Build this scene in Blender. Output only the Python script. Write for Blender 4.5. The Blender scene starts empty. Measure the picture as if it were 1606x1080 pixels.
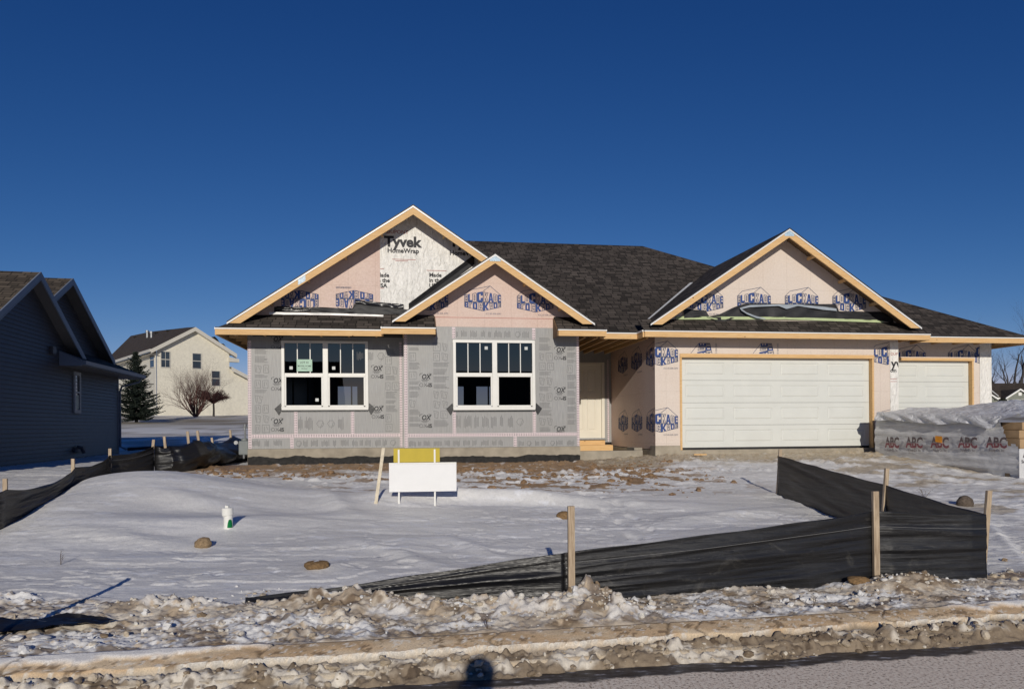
import bpy, bmesh, math, random
import numpy as np
from mathutils import Vector, Matrix
from mathutils.geometry import tessellate_polygon
R = math.radians
random.seed(7)
sc = bpy.context.scene
col = sc.collection

# ---------------------------------------------------------------- camera
F, CX, CY, RHO, CH = 1150.0, 803.0, 668.0, 0.007, 1.65
cam_d = bpy.data.cameras.new('camera')
cam_d.sensor_width = 36; cam_d.lens = F / 1606 * 36
cam_d.shift_y = (CY - 540) / 1606
cam_d.clip_start = 0.05; cam_d.clip_end = 3000
cam = bpy.data.objects.new('camera', cam_d); col.objects.link(cam)
cr, sr = math.cos(RHO), math.sin(RHO)
cam.matrix_world = Matrix(((cr, sr, 0, 0), (0, 0, -1, 0), (-sr, cr, 0, CH), (0, 0, 0, 1)))
sc.camera = cam

# ---------------------------------------------------------------- light
SUN_EL, SUN_AZ = 18.3, 2.6          # light travels towards +Y, drifting 2.6 degrees to -X
w = bpy.data.worlds.new('World'); sc.world = w; w.use_nodes = True
nt = w.node_tree; bg = nt.nodes['Background']
sky = nt.nodes.new('ShaderNodeTexSky'); sky.sky_type = 'NISHITA'; sky.sun_disc = False
sky.sun_elevation = R(SUN_EL); sky.sun_rotation = R(180 - SUN_AZ)
sky.air_density = 1.0; sky.dust_density = 0.0; sky.ozone_density = 8.0; sky.altitude = 3000
# deepen the clear winter sky: one response curve per channel
sp_ = nt.nodes.new('ShaderNodeSeparateColor'); cb_ = nt.nodes.new('ShaderNodeCombineColor'); nt.links.new(sky.outputs[0], sp_.inputs[0]); outs_ = []
for i_, (g_, a_) in enumerate(((1.9, 7.8), (1.25, 1.05), (.9, .65))):
    p_ = nt.nodes.new('ShaderNodeMath'); p_.operation = 'MULTIPLY'; nt.links.new(sp_.outputs[i_], p_.inputs[0]); p_.inputs[1].default_value = .085
    q_ = nt.nodes.new('ShaderNodeMath'); q_.operation = 'POWER'; nt.links.new(p_.outputs[0], q_.inputs[0]); q_.inputs[1].default_value = g_
    r_ = nt.nodes.new('ShaderNodeMath'); r_.operation = 'MULTIPLY'; nt.links.new(q_.outputs[0], r_.inputs[0]); r_.inputs[1].default_value = a_ / .085; outs_.append(r_)
m_ = nt.nodes.new('ShaderNodeMath'); m_.operation = 'MINIMUM'; nt.links.new(outs_[0].outputs[0], m_.inputs[0]); nt.links.new(outs_[1].outputs[0], m_.inputs[1])
nt.links.new(m_.outputs[0], cb_.inputs[0]); nt.links.new(outs_[1].outputs[0], cb_.inputs[1]); nt.links.new(outs_[2].outputs[0], cb_.inputs[2])
nt.links.new(cb_.outputs[0], bg.inputs[0]); bg.inputs[1].default_value = 0.085
sd = bpy.data.lights.new('sun', 'SUN'); sd.energy = 3.0; sd.angle = R(0.5); sd.color = (1, 0.93, 0.82)
so = bpy.data.objects.new('sun', sd); col.objects.link(so)
dirv = Vector((-math.sin(R(SUN_AZ)) * math.cos(R(SUN_EL)), math.cos(R(SUN_AZ)) * math.cos(R(SUN_EL)), -math.sin(R(SUN_EL))))
so.rotation_euler = dirv.to_track_quat('-Z', 'Y').to_euler(); so.location = (0, -20, 30)
sc.view_settings.view_transform = 'Standard'; sc.view_settings.look = 'None'
sc.view_settings.exposure = 0; sc.view_settings.gamma = 1
sc.render.resolution_x = 1024; sc.render.resolution_y = 688
sc.render.engine = 'CYCLES'

# ---------------------------------------------------------------- helpers
def ray(px, py):
    dx, dy = px - CX, CY - py
    return (dx * cr + dy * sr) / F, (-dx * sr + dy * cr) / F      # X/Y and (z-CH)/Y
TH = R(8.5); HO = (0.0, 16.65); ct, st = math.cos(TH), math.sin(TH)
def H(px, py, v):
    """point of the house plane v=const (u, z) seen at a place of the photo"""
    a, b = ray(px, py)
    # v = -X st + (Y-HO) ct
    Y = (v + HO[1] * ct) / (ct - a * st)
    X = a * Y
    return X * ct + (Y - HO[1]) * st, CH + b * Y
def at(px, py, Y):
    a, b = ray(px, py); return Vector((a * Y, Y, CH + b * Y))

def tag(o, label=None, cat=None, group=None, kind=None):
    if label: o['label'] = label
    if cat: o['category'] = cat
    if group: o['group'] = group
    if kind: o['kind'] = kind
    return o
def empty(name, loc=(0, 0, 0), rz=0, **k):
    o = bpy.data.objects.new(name, None); o.empty_display_size = .3
    o.location = loc; o.rotation_euler = (0, 0, rz); col.objects.link(o); return tag(o, **k)

class MB:
    def __init__(s): s.v = []; s.f = []; s.uv = []; s.m = []
    def face(s, pts, uv=None, m=0):
        n = len(s.v); s.v += [tuple(p) for p in pts]; s.f.append(tuple(range(n, n + len(pts))))
        s.uv.append(uv if uv else [(0, 0)] * len(pts)); s.m.append(m)
    def raw(s, vs, fs, m=0):
        n = len(s.v); s.v += [tuple(p) for p in vs]
        for f in fs:
            s.f.append(tuple(i + n for i in f)); s.uv.append([(0, 0)] * len(f)); s.m.append(m)
    def box(s, x0, x1, y0, y1, z0, z1, m=0):
        s.raw([(x0, y0, z0), (x1, y0, z0), (x1, y1, z0), (x0, y1, z0), (x0, y0, z1), (x1, y0, z1), (x1, y1, z1), (x0, y1, z1)],
              [(0, 3, 2, 1), (4, 5, 6, 7), (0, 1, 5, 4), (1, 2, 6, 5), (2, 3, 7, 6), (3, 0, 4, 7)], m)
    def prism(s, poly, off, m=0):
        """poly: 3D points of one cap, off: vector to the other cap"""
        n = len(poly); off = Vector(off); a = [Vector(p) for p in poly]; b = [p + off for p in a]
        fs = [tuple(range(n))[::-1], tuple(range(n, 2 * n))]
        fs += [(i, (i + 1) % n, n + (i + 1) % n, n + i) for i in range(n)]
        s.raw(a + b, fs, m)
    def bar(s, p0, p1, w, h, up=(0, 0, 1), m=0):
        p0, p1 = Vector(p0), Vector(p1); d = (p1 - p0).normalized(); up = Vector(up)
        sx = d.cross(up).normalized(); uz = sx.cross(d).normalized()
        q = [sx * (w / 2) + uz * (h / 2), -sx * (w / 2) + uz * (h / 2), -sx * (w / 2) - uz * (h / 2), sx * (w / 2) - uz * (h / 2)]
        s.prism([p0 + k for k in q], p1 - p0, m)
    def tube(s, pts, rs, n=8, cap=True, m=0):
        pts = [Vector(p) for p in pts]; N = len(pts); vs = []; fs = []
        if not hasattr(rs, '__len__'): rs = [rs] * N
        ref = Vector((0.31, 0.2, 0.93))
        for i, p in enumerate(pts):
            d = (pts[min(i + 1, N - 1)] - pts[max(i - 1, 0)]).normalized()
            if abs(d.dot(ref)) > .97: ref = Vector((1, 0.1, 0))
            a = d.cross(ref).normalized(); b = d.cross(a)
            for k in range(n):
                t = 2 * math.pi * k / n; vs.append(p + (a * math.cos(t) + b * math.sin(t)) * rs[i])
        for i in range(N - 1):
            for k in range(n):
                fs.append((i * n + k, i * n + (k + 1) % n, (i + 1) * n + (k + 1) % n, (i + 1) * n + k))
        if cap: fs += [tuple(range(n)), tuple(range((N - 1) * n, N * n))[::-1]]
        s.raw(vs, fs, m)
    def pieces(s, name, mat, parent=None, **k):
        """each connected piece becomes an object of its own"""
        par = list(range(len(s.v)))
        def fd(i):
            while par[i] != i: par[i] = par[par[i]]; i = par[i]
            return i
        for f in s.f:
            for j in f[1:]: par[fd(j)] = fd(f[0])
        groups = {}
        for fi, f in enumerate(s.f): groups.setdefault(fd(f[0]), []).append(fi)
        out = []
        for g in groups.values():
            q = MB(); ids = {}
            for fi in g:
                for i in s.f[fi]:
                    if i not in ids: ids[i] = len(q.v); q.v.append(s.v[i])
                q.f.append(tuple(ids[i] for i in s.f[fi])); q.uv.append(s.uv[fi]); q.m.append(s.m[fi])
            out.append(q.build(name, mat, parent, **k))
        return out
    def build(s, name, mat, parent=None, smooth=False, bevel=0, kind=None):
        me = bpy.data.meshes.new(name); me.from_pydata(s.v, [], s.f)
        mats = mat if isinstance(mat, (list, tuple)) else [mat]
        for q in mats: me.materials.append(q)
        if len(mats) > 1: me.polygons.foreach_set('material_index', s.m)
        ul = me.uv_layers.new(name='UVMap'); flat = [c for f in s.uv for p in f for c in p]
        ul.data.foreach_set('uv', flat)
        if smooth: me.polygons.foreach_set('use_smooth', [True] * len(me.polygons))
        me.update()
        bm = bmesh.new(); bm.from_mesh(me)
        if smooth or bevel: bmesh.ops.remove_doubles(bm, verts=bm.verts, dist=1e-5)
        bmesh.ops.recalc_face_normals(bm, faces=bm.faces)
        bm.to_mesh(me); bm.free()
        o = bpy.data.objects.new(name, me); col.objects.link(o)
        if parent: o.parent = parent
        if bevel:
            b = o.modifiers.new('bevel', 'BEVEL'); b.width = bevel; b.segments = 2; b.limit_method = 'ANGLE'
        if kind: o['kind'] = kind
        return o

# ---------------------------------------------------------------- materials
class NT:
    def __init__(s, name):
        s.mat = bpy.data.materials.new(name); s.mat.use_nodes = True; s.t = s.mat.node_tree
        s.p = s.t.nodes['Principled BSDF']; s.out = s.t.nodes['Material Output']
    def n(s, typ, **k):
        q = s.t.nodes.new(typ)
        for a, b in k.items():
            if a.startswith('i_'):
                key = a[2:]; key = int(key) if key.isdigit() else key.replace('_', ' ')
                q.inputs[key].default_value = b
            else: setattr(q, a, b)
        return q
    def l(s, a, b): s.t.links.new(a, b)
    def coord(s, kind='Object', scale=(1, 1, 1), rot=(0, 0, 0)):
        c = s.n('ShaderNodeTexCoord'); m = s.n('ShaderNodeMapping'); s.l(c.outputs[kind], m.inputs[0])
        m.inputs['Scale'].default_value = scale; m.inputs['Rotation'].default_value = rot; return m.outputs[0]
    def noise(s, vec, scale, detail=4, rough=.55, dist=0):
        q = s.n('ShaderNodeTexNoise'); s.l(vec, q.inputs['Vector']); q.inputs['Scale'].default_value = scale
        q.inputs['Detail'].default_value = detail; q.inputs['Roughness'].default_value = rough; q.inputs['Distortion'].default_value = dist
        return q.outputs['Fac']
    def ramp(s, fac, stops):
        q = s.n('ShaderNodeValToRGB'); s.l(fac, q.inputs[0]); e = q.color_ramp.elements
        while len(e) < len(stops): e.new(.5)
        for i, (p, c) in enumerate(stops):
            e[i].position = p; c = (c, c, c) if not hasattr(c, '__len__') else c; e[i].color = (*c[:3], 1)
        return q.outputs[0]
    def mix(s, fac, a, b, mode='MIX'):
        q = s.n('ShaderNodeMix', data_type='RGBA', blend_type=mode)
        for inp, val in ((q.inputs[0], fac), (q.inputs[6], a), (q.inputs[7], b)):
            if hasattr(val, 'is_output') or hasattr(val, 'links'): s.l(val, inp)
            elif hasattr(val, '__len__'): inp.default_value = (*val[:3], 1)
            else: inp.default_value = val
        return q.outputs[2]
    def bump(s, h, strength=.3, dist=.01, prev=None):
        q = s.n('ShaderNodeBump'); q.inputs['Strength'].default_value = strength; q.inputs['Distance'].default_value = dist
        s.l(h, q.inputs['Height'])
        if prev: s.l(prev, q.inputs['Normal'])
        return q.outputs[0]
    def done(s, color=None, rough=.8, normal=None, spec=.3, metal=0):
        if color is not None:
            if hasattr(color, 'links'): s.l(color, s.p.inputs['Base Color'])
            else: s.p.inputs['Base Color'].default_value = (*color, 1)
        if hasattr(rough, 'links'): s.l(rough, s.p.inputs['Roughness'])
        else: s.p.inputs['Roughness'].default_value = rough
        s.p.inputs['Specular IOR Level'].default_value = spec; s.p.inputs['Metallic'].default_value = metal
        if normal: s.l(normal, s.p.inputs['Normal'])
        return s.mat

def plain(name, c, rough=.8, var=.12, scale=6, spec=.3, bump=0, metal=0):
    m = NT(name); v = m.coord(); n = m.noise(v, scale, 5)
    c0 = tuple(x * (1 - var) for x in c); c1 = tuple(min(1, x * (1 + var)) for x in c)
    return m.done(m.ramp(n, [(.3, c0), (.7, c1)]), rough, m.bump(m.noise(v, scale * 8, 3), bump, .005) if bump else None, spec, metal)

def mat_wrap(name, c, blotch, fade):
    m = NT(name); v = m.coord(); a = m.noise(v, 26, 5, .7); b = m.noise(v, 1.1, 3)
    c1 = m.ramp(a, [(.32, blotch), (.6, c)])
    c2 = m.mix(m.ramp(b, [(.35, 0), (.7, .5)]), c1, fade)
    # sheet seams and stud lines showing through
    w = m.n('ShaderNodeTexBrick', i_Scale=1.0, i_Mortar_Size=.004, i_Brick_Width=.61, i_Row_Height=1.22)
    w.offset = 0; w.inputs['Color1'].default_value = (1, 1, 1, 1); w.inputs['Color2'].default_value = (1, 1, 1, 1); w.inputs['Mortar'].default_value = (.8, .78, .76, 1)
    m.l(m.coord('Object', (1, 1, 1), (R(90), 0, 0)), w.inputs['Vector'])
    c3 = m.mix(.8, c2, w.outputs[0], 'MULTIPLY')
    h = m.noise(m.coord('Object', (1, 1, 1)), 7, 4, .6, 1.5)
    return m.done(c3, .6, m.bump(h, .5, .02), .25)
M = {}
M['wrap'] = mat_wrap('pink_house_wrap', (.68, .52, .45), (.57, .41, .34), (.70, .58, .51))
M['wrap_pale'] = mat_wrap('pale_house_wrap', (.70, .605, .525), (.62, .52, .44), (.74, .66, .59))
def mat_foam():
    m = NT('grey_foam_board'); v = m.coord()
    a = m.noise(m.coord('Object', (30, 30, 1.5)), 2, 3, .6); b = m.noise(v, 1.6, 4); c = m.noise(v, 60, 2)
    c1 = m.ramp(a, [(.3, (.27, .27, .268)), (.7, (.37, .37, .36))])
    c2 = m.mix(m.ramp(b, [(.4, 0), (.75, .6)]), c1, (.30, .29, .27))
    c3 = m.mix(m.ramp(m.noise(v, 5, 6, .75, 2), [(.69, 0), (.72, .7)]), c2, (.62, .60, .58))
    return m.done(c3, .42, m.bump(m.noise(v, 3, 4, .6, 1), .25, .01), .35)
M['foam'] = mat_foam()
def mat_tyvek():
    m = NT('white_crinkled_wrap'); v = m.coord('Object', (1, 1, .35), (0, R(18), 0))
    h = m.noise(v, 9, 3, .5, 1.8); h2 = m.noise(m.coord('Object', (1, 1, .5), (0, R(-30), 0)), 14, 2, .5, 1)
    n = m.bump(h2, .5, .03, m.bump(h, .85, .065))
    return m.done((.82, .80, .75), .45, n, .4)
M['tyvek'] = mat_tyvek()
def mat_wood(name, c0=(.60, .36, .15), c1=(.74, .50, .25), knots=True, grain=(1.2, 6, 14)):
    m = NT(name); c = m.n('ShaderNodeTexCoord'); mp = m.n('ShaderNodeMapping'); m.l(c.outputs['Object'], mp.inputs[0])
    mp.inputs['Scale'].default_value = grain
    a = m.noise(mp.outputs[0], 3, 5, .6, .6)
    k = m.n('ShaderNodeTexVoronoi', i_Scale=2.6); mp2 = m.coord('Object', (1, 1, 1.8)); m.l(mp2, k.inputs['Vector'])
    cc = m.ramp(a, [(.25, c0), (.7, c1)])
    if knots: cc = m.mix(m.ramp(k.outputs['Distance'], [(.035, 1), (.07, 0)]), cc, (.16, .07, .03))
    return m.done(cc, .7, m.bump(a, .15, .004), .25)
M['wood'] = mat_wood('pine_lumber')
M['stake'] = mat_wood('weathered_stake', (.24, .17, .11), (.56, .45, .32), True, (22, 22, 1.6))
M['lath'] = plain('pale_lath', (.66, .58, .44), .8, .15, 20)
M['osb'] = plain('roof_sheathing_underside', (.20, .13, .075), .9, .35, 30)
M['drip'] = plain('white_drip_edge', (.80, .79, .76), .35, .04, 3, .4)
M['white'] = plain('white_vinyl', (.78, .77, .72), .35, .03, 3, .4)
M['doorwhite'] = plain('white_steel_door', (.66, .672, .63), .5, .035, 2, .35, .05)
M['cream'] = plain('primed_door', (.74, .70, .60), .5, .03, 2)
M['concrete'] = plain('concrete', (.34, .30, .235), .9, .22, 3.5, .2, .3)
M['tar'] = plain('black_tar', (.018, .017, .016), .7, .6, 12, .3, .5)
M['black'] = plain('black_felt', (.016, .016, .018), .55, .3, 8, .4, .4)
M['blackgloss'] = plain('black_membrane', (.02, .02, .022), .28, .4, 8, .5, .5)
M['blue'] = plain('blue_ink', (.028, .065, .22), .6, .2, 12)
M['ink'] = plain('black_ink', (.03, .03, .035), .6, .2, 9)
M['greyink'] = plain('grey_ink', (.125, .125, .13), .6, .15, 9)
M['redink'] = plain('faded_red_ink', (.40, .12, .10), .6, .15, 9)
M['green'] = plain('green_strip', (.47, .55, .30), .7, .1, 5)
M['tape'] = plain('pinkish_seam_tape', (.66, .56, .57), .5, .08, 30)
M['metal'] = plain('galvanised_metal', (.26, .27, .28), .45, .2, 20, .5, 0, .5)
M['flash'] = plain('valley_metal', (.55, .56, .56), .5, .12, 10)
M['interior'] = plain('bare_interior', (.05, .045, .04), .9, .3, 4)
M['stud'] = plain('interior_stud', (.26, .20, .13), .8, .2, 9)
def mat_shingle(name, a=(.034, .029, .025), b=(.105, .088, .075), w=.26, h=.14):
    m = NT(name); c = m.n('ShaderNodeTexCoord'); 
    br = m.n('ShaderNodeTexBrick', i_Scale=1.0, i_Mortar_Size=.011, i_Brick_Width=w, i_Row_Height=h, i_Bias=0.0)
    br.offset = .37; br.offset_frequency = 3; br.squash = .7; br.squash_frequency = 2
    m.l(c.outputs['UV'], br.inputs['Vector'])
    br.inputs['Color1'].default_value = (*a, 1); br.inputs['Color2'].default_value = (*b, 1); br.inputs['Mortar'].default_value = (.016, .014, .012, 1)  # dark mortar tone puts the shadow lines between shingles into the colour
    mp = m.n('ShaderNodeMapping'); m.l(c.outputs['UV'], mp.inputs[0]); mp.inputs['Scale'].default_value = (1, 1, 1)
    g = m.noise(mp.outputs[0], 90, 3, .8); g2 = m.noise(mp.outputs[0], .7, 3)
    cc = m.mix(.55, br.outputs[0], m.ramp(g, [(.3, .5), (.7, 1.5)]), 'MULTIPLY')
    cc = m.mix(.35, cc, m.ramp(g2, [(.3, .6), (.7, 1.3)]), 'MULTIPLY')
    return m.done(cc, .9, m.bump(br.outputs['Fac'], -.6, .012, m.bump(g, .3, .004)), .15)
M['shingle'] = mat_shingle('asphalt_shingles')
M['shingle2'] = mat_shingle('brown_shingles', (.055, .045, .035), (.13, .105, .08), .3, .14)
M['shingle3'] = mat_shingle('far_brown_shingles', (.060, .047, .036), (.10, .078, .060), .4, .2)
def mat_glass(name='window_glass', tint=(.22, .25, .27), refl=.10, bumpy=0):
    m = NT(name); t = m.t; t.nodes.remove(m.p)
    tr = m.n('ShaderNodeBsdfTransparent'); tr.inputs[0].default_value = (*tint, 1)
    gl = m.n('ShaderNodeBsdfGlossy'); gl.inputs['Roughness'].default_value = .01; gl.inputs[0].default_value = (.80, .74, .60, 1)
    v = m.coord(); nn = m.bump(m.noise(v, 1.3 if not bumpy else 5, 2), .02 if not bumpy else .35, .02); m.l(nn, gl.inputs['Normal'])
    mx = m.n('ShaderNodeMixShader'); fr = m.n('ShaderNodeFresnel'); fr.inputs[0].default_value = 1.5
    ma = m.n('ShaderNodeMath', operation='ADD'); m.l(fr.outputs[0], ma.inputs[0]); ma.inputs[1].default_value = refl
    m.l(ma.outputs[0], mx.inputs[0]); m.l(tr.outputs[0], mx.inputs[1]); m.l(gl.outputs[0], mx.inputs[2])
    m.l(mx.outputs[0], m.out.inputs[0]); return m.mat
M['glass'] = mat_glass()
M['glassfar'] = plain('far_window_glass', (.035, .045, .055), .12, .3, 1, .6)
# ---------------------------------------------------------------- noise (numpy)
def _h(ix, iy, s):
    n = ix.astype(np.int32).view(np.uint32) * np.uint32(374761393) + iy.astype(np.int32).view(np.uint32) * np.uint32(668265263) + np.uint32((s * 974634777) & 0xffffffff)
    n ^= n >> np.uint32(13); n *= np.uint32(1274126177); n ^= n >> np.uint32(16)
    return (n & np.uint32(0xffffff)) / np.float64(0xffffff)
def vn(x, y, s=0):
    ix, iy = np.floor(x), np.floor(y); fx, fy = x - ix, y - iy
    a, b, c, d = _h(ix, iy, s), _h(ix + 1, iy, s), _h(ix, iy + 1, s), _h(ix + 1, iy + 1, s)
    ux, uy = fx * fx * (3 - 2 * fx), fy * fy * (3 - 2 * fy)
    return (a * (1 - ux) + b * ux) * (1 - uy) + (c * (1 - ux) + d * ux) * uy
def fbm(x, y, o=4, s=0, g=.5):
    t = 0; a = 1; n = 0
    for i in range(o):
        t = t + a * vn(x * 2 ** i + 17.3 * i, y * 2 ** i + 9.1 * i, s + i); n += a; a *= g
    return t / n
def lumps(x, y, cell, s):
    """rounded frozen chunks: highest of randomly placed domes"""
    gx, gy = x / cell, y / cell; ix, iy = np.floor(gx), np.floor(gy); best = np.zeros_like(x)
    for dx in (-1, 0, 1):
        for dy in (-1, 0, 1):
            cx_, cy_ = ix + dx, iy + dy
            px_ = cx_ + _h(cx_, cy_, s); py_ = cy_ + _h(cx_, cy_, s + 1); r = .35 + .5 * _h(cx_, cy_, s + 2); hh = _h(cx_, cy_, s + 3) ** 1.6
            d2 = ((gx - px_) ** 2 + (gy - py_) ** 2) / r ** 2
            best = np.maximum(best, hh * np.clip(1.15 - 1.15 * np.sqrt(d2) ** 1.5, 0, .9) * r)
    return best
def ev(mask, fn, X, Y):
    """fn only where mask holds (0 elsewhere)"""
    out = np.zeros(X.shape); k = mask > 1e-4
    if k.any(): out[k] = fn(X[k], Y[k])
    return out * mask
def sst(a, b, x):
    t = np.clip((x - a) / (b - a), 0, 1); return t * t * (3 - 2 * t)
def gau(x, y, cx_, cy_, sx, sy, rot=0):
    c, s = math.cos(rot), math.sin(rot); dx, dy = x - cx_, y - cy_
    return np.exp(-(((dx * c + dy * s) / sx) ** 2 + ((-dx * s + dy * c) / sy) ** 2))

# ---------------------------------------------------------------- ground
def kd(X, Y):                      # distance behind the kerb line
    return (Y - 5.13 - .181 * X) * .984
def base(X, Y):
    d = kd(X, Y)
    z = .13 + .0640 * np.clip(d, 0, 10.8)
    z = np.where(d < .155, .13 - .17 * sst(.155, .06, d), z)
    z = np.where(d < .0, -.04, z)
    u = X * ct + (Y - HO[1]) * st; v = -X * st + (Y - HO[1]) * ct
    z = z + .12 * sst(1.5, 4.0, u) * sst(-5, -1, v) * sst(16, 8, u)
    far = np.interp(Y, [0, 26, 58, 75, 115, 200, 700], [0, 0, 1.75, 2.15, 2.45, 2.6, 2.6])
    return z + np.where(d > 0, far, 0)
def base1(x, y): return float(base(np.array([x]), np.array([y]))[0])
def G(px, py, dz=0.0):
    """place on the lot seen at a point of the photo"""
    a, b = ray(px, py); Y = 3.0
    while Y < 200:
        if CH + b * Y <= base1(a * Y, Y) + dz: break
        Y += .02
    return Vector((a * Y, Y, base1(a * Y, Y) + dz))

def drift(X, Y):
    z = .25 * gau(X, Y, -5.4, 11.5, 1.5, 1.15, .15) + .14 * gau(X, Y, -4.0, 11.0, 2.4, .8, -.1)
    z += .12 * gau(X, Y, -5.2, 9.9, 1.5, .7) + .09 * gau(X, Y, -4.2, 8.9, 2.4, .5, .12)
    z += .036 * np.sin(Y * 3.3 + .7 * X + 1.2 * np.sin(X * .9)) * gau(X, Y, -5.0, 10.1, 1.7, 1.5)
    xf = -6.15 - .27 * (Y - 8.9); z = z * sst(-.45, .35, X - xf)
    z += .11 * np.exp(-((X - xf - .5) / 1.3) ** 2) * sst(8.4, 10.2, Y) * sst(14.3, 12.6, Y) * sst(-.4, .25, X - xf)
    z += .13 * gau(X, Y, .2, 11.0, 1.9, .30, -.05) + .14 * gau(X, Y, -1.55, 10.9, .8, .5, .3)
    z += .10 * gau(X, Y, 3.1, 8.6, 1.1, .55, -.1)
    z += .05 * gau(X, Y, -2.2, 9.6, 1.6, .35, .3)
    for (p, q, w_, h_) in SEGS: z = z + seg(X, Y, p, q, w_) * h_ * 1.5
    return z
def bank_mask(X, d, Y):
    dm = np.interp(X, [-7, -4.4, -2, 0, 4, 7], [2.2, 1.95, 1.2, 1.05, 1.05, 1.4])
    e = d + .34 * (fbm(X * 1.6, Y * 1.6, 4, 77) - .5)
    return sst(.11, .22, d) * sst(dm, dm - .16, e)
def ridged(X, Y, o, s, g=.55):
    t = 0; a_ = 1; n = 0
    for i in range(o):
        t = t + a_ * (1 - np.abs(2 * vn(X * 2 ** i + 3.1 * i, Y * 2 ** i + 7.7 * i, s + i) - 1)); n += a_; a_ *= g
    return t / n
def seg(X, Y, p, q, w_):
    dx, dy = q[0] - p[0], q[1] - p[1]; L2 = dx * dx + dy * dy; t = np.clip(((X - p[0]) * dx + (Y - p[1]) * dy) / L2, 0, 1)
    d2 = (X - p[0] - t * dx) ** 2 + (Y - p[1] - t * dy) ** 2
    return np.exp(-d2 / w_ ** 2) * (.25 + .75 * np.sin(np.pi * np.clip(t, .05, .95)))
SEGS = []
def gseg(a, b, w_, h_): p, q = G(*a), G(*b); SEGS.append(((p.x, p.y), (q.x, q.y), w_, h_))
for s_ in (((560, 850), (700, 893), .13, .026), ((700, 843), (775, 872), .12, .022), ((641, 842), (632, 880), .11, .016), ((955, 780), (1020, 800), .16, .022), ((975, 812), (985, 790), .14, .012),
           ((498, 782), (560, 815), .16, .035), ((690, 789), (905, 792), .17, .075), ((1040, 820), (1230, 800), .25, .05), ((100, 842), (300, 856), .2, .03), ((230, 800), (420, 812), .25, .04),
           ((470, 905), (560, 880), .12, .02), ((700, 762), (690, 742), .1, .02)): gseg(*s_)
def height(X, Y):
    d = kd(X, Y); z = base(X, Y)
    u = X * ct + (Y - HO[1]) * st; v = -X * st + (Y - HO[1]) * ct
    lot = sst(.9, 1.8, d)
    near = sst(30, 18, Y)
    wind = fbm(X * .9, Y * 3.2, 4, 3)
    cr1 = fbm(X * 1.6 + 3 * vn(X, Y, 8), Y * 7.0, 4, 21)
    crust = np.abs(cr1 - .5) * 2
    smooth = np.clip(gau(X, Y, -5.2, 10.3, 3.4, 2.4) * 1.4 + .9 * gau(X, Y, 1.8, 11.2, 3.0, .5), 0, 1)
    z = z + lot * near * drift(X, Y) * sst(-1.5, -3.2, v)
    z = z + lot * near * ((wind - .5) * .03 + (1 - smooth * .9) * (sst(.55, .575, fbm(X * 1.0, Y * 2.6 + .5 * vn(X * .7, Y * .7, 35), 5, 31)) * .013 - sst(.60, .62, fbm(X * 2.0 + 7, Y * 5.5, 5, 33, .6)) * .010 + (fbm(X * 13, Y * 20, 3, 40) - .5) * .005))
    z = z + (1 - near) * lot * (fbm(X * .2, Y * .4, 4, 5) - .5) * .25
    # dirt clods by the house, gravel in front of the garage
    patch = sst(.50, .60, fbm(X * 1.3, Y * 1.9, 5, 61)) 
    clod = sst(-5.6, -2.2, v) * sst(.6, -.6, v) * sst(-7.5, -6.2, u) * sst(13, 9, u)
    z = z + ev(clod, lambda X, Y: lumps(X, Y, .16, 70) * .09 + lumps(X, Y, .07, 75) * .05, X, Y) * (.35 + .65 * patch)
    grav = gravel_mask(X, Y)
    z = z + ev(grav, lambda X, Y: lumps(X, Y, .05, 90) * .035, X, Y)
    tr = drive_mask(X, Y)
    z = z + tr * (fbm(X * 6, Y * 9, 4, 95) - .5) * .06
    for (p, q) in RUTS:
        s_ = seg(X, Y, p, q, .11); z = z - .035 * s_ + .014 * s_ * (np.sin(Y * 60 + X * 20) > 0); z = z + .03 * seg(X, Y, (p[0], p[1] + .2), (q[0], q[1] + .2), .06)
    for (fx, fy, fr) in STEPS: z = z - .035 * np.clip(gau(X, Y, fx, fy, .06, .16, fr) * 1.6, 0, 1) + .012 * gau(X, Y, fx, fy - .19, .08, .05)
    # ploughed, chunky snow between kerb and fence
    bank = bank_mask(X, d, Y)
    def rough_(X, Y):
        d = kd(X, Y); big = fbm(X * 1.5, Y * 2.5, 4, 101)
        wx, wy = X + .05 * (fbm(X * 9, Y * 9, 3, 700) - .5), Y + .05 * (fbm(X * 9 + 5, Y * 9, 3, 710) - .5)
        wx, wy = X + .10 * (fbm(X * 9, Y * 9, 4, 700, .7) - .5), Y + .10 * (fbm(X * 9 + 5, Y * 9, 4, 710, .7) - .5)
        pt = sst(.42, .58, fbm(X * 1.3, Y * 2.2, 3, 120))
        ch = lumps(wx, wy, .13, 110) * .075 * pt + lumps(wx, wy, .065, 130) * .06 * (.4 + .6 * pt) + lumps(wx, wy, .036, 140) * .035
        rough = .30 + .55 * sst(.40, .6, fbm(X * .7 + 4, Y * 1.1, 3, 150)) * sst(1.2, -.6, X)
        q = (big - .45) * .12 * sst(.1, .6, d) + ch * rough + (fbm(X * 13, Y * 15, 4, 160, .75) - .5) * .055 + (ridged(X * 8, Y * 10, 4, 720) - .6) * .06 * rough
        for (cx_, cy_, hh, sx, sy) in PILES:
            g = gau(X, Y, cx_, cy_, sx, sy); q = q + g * (hh * .8 * (.55 + .9 * fbm(X * 7, Y * 7, 4, 170)) + lumps(wx, wy, .10, 180) * .09)
        return q
    z = z + ev(bank, rough_, X, Y) + .028 * sst(.10, .18, d) * sst(1.4, .3, d)
    # kerb shows as a bare strip
    # snow over the kerb here and there, frozen berm in the gutter, on the road
    berm = sst(-.33, -.27, d + .07 * (fbm(X * 1.7, X * 0, 3, 190) - .5) * 2) * sst(-.01, -.06, d + .05 * (fbm(X * 4, X * 0, 4, 195) - .5))
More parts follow.
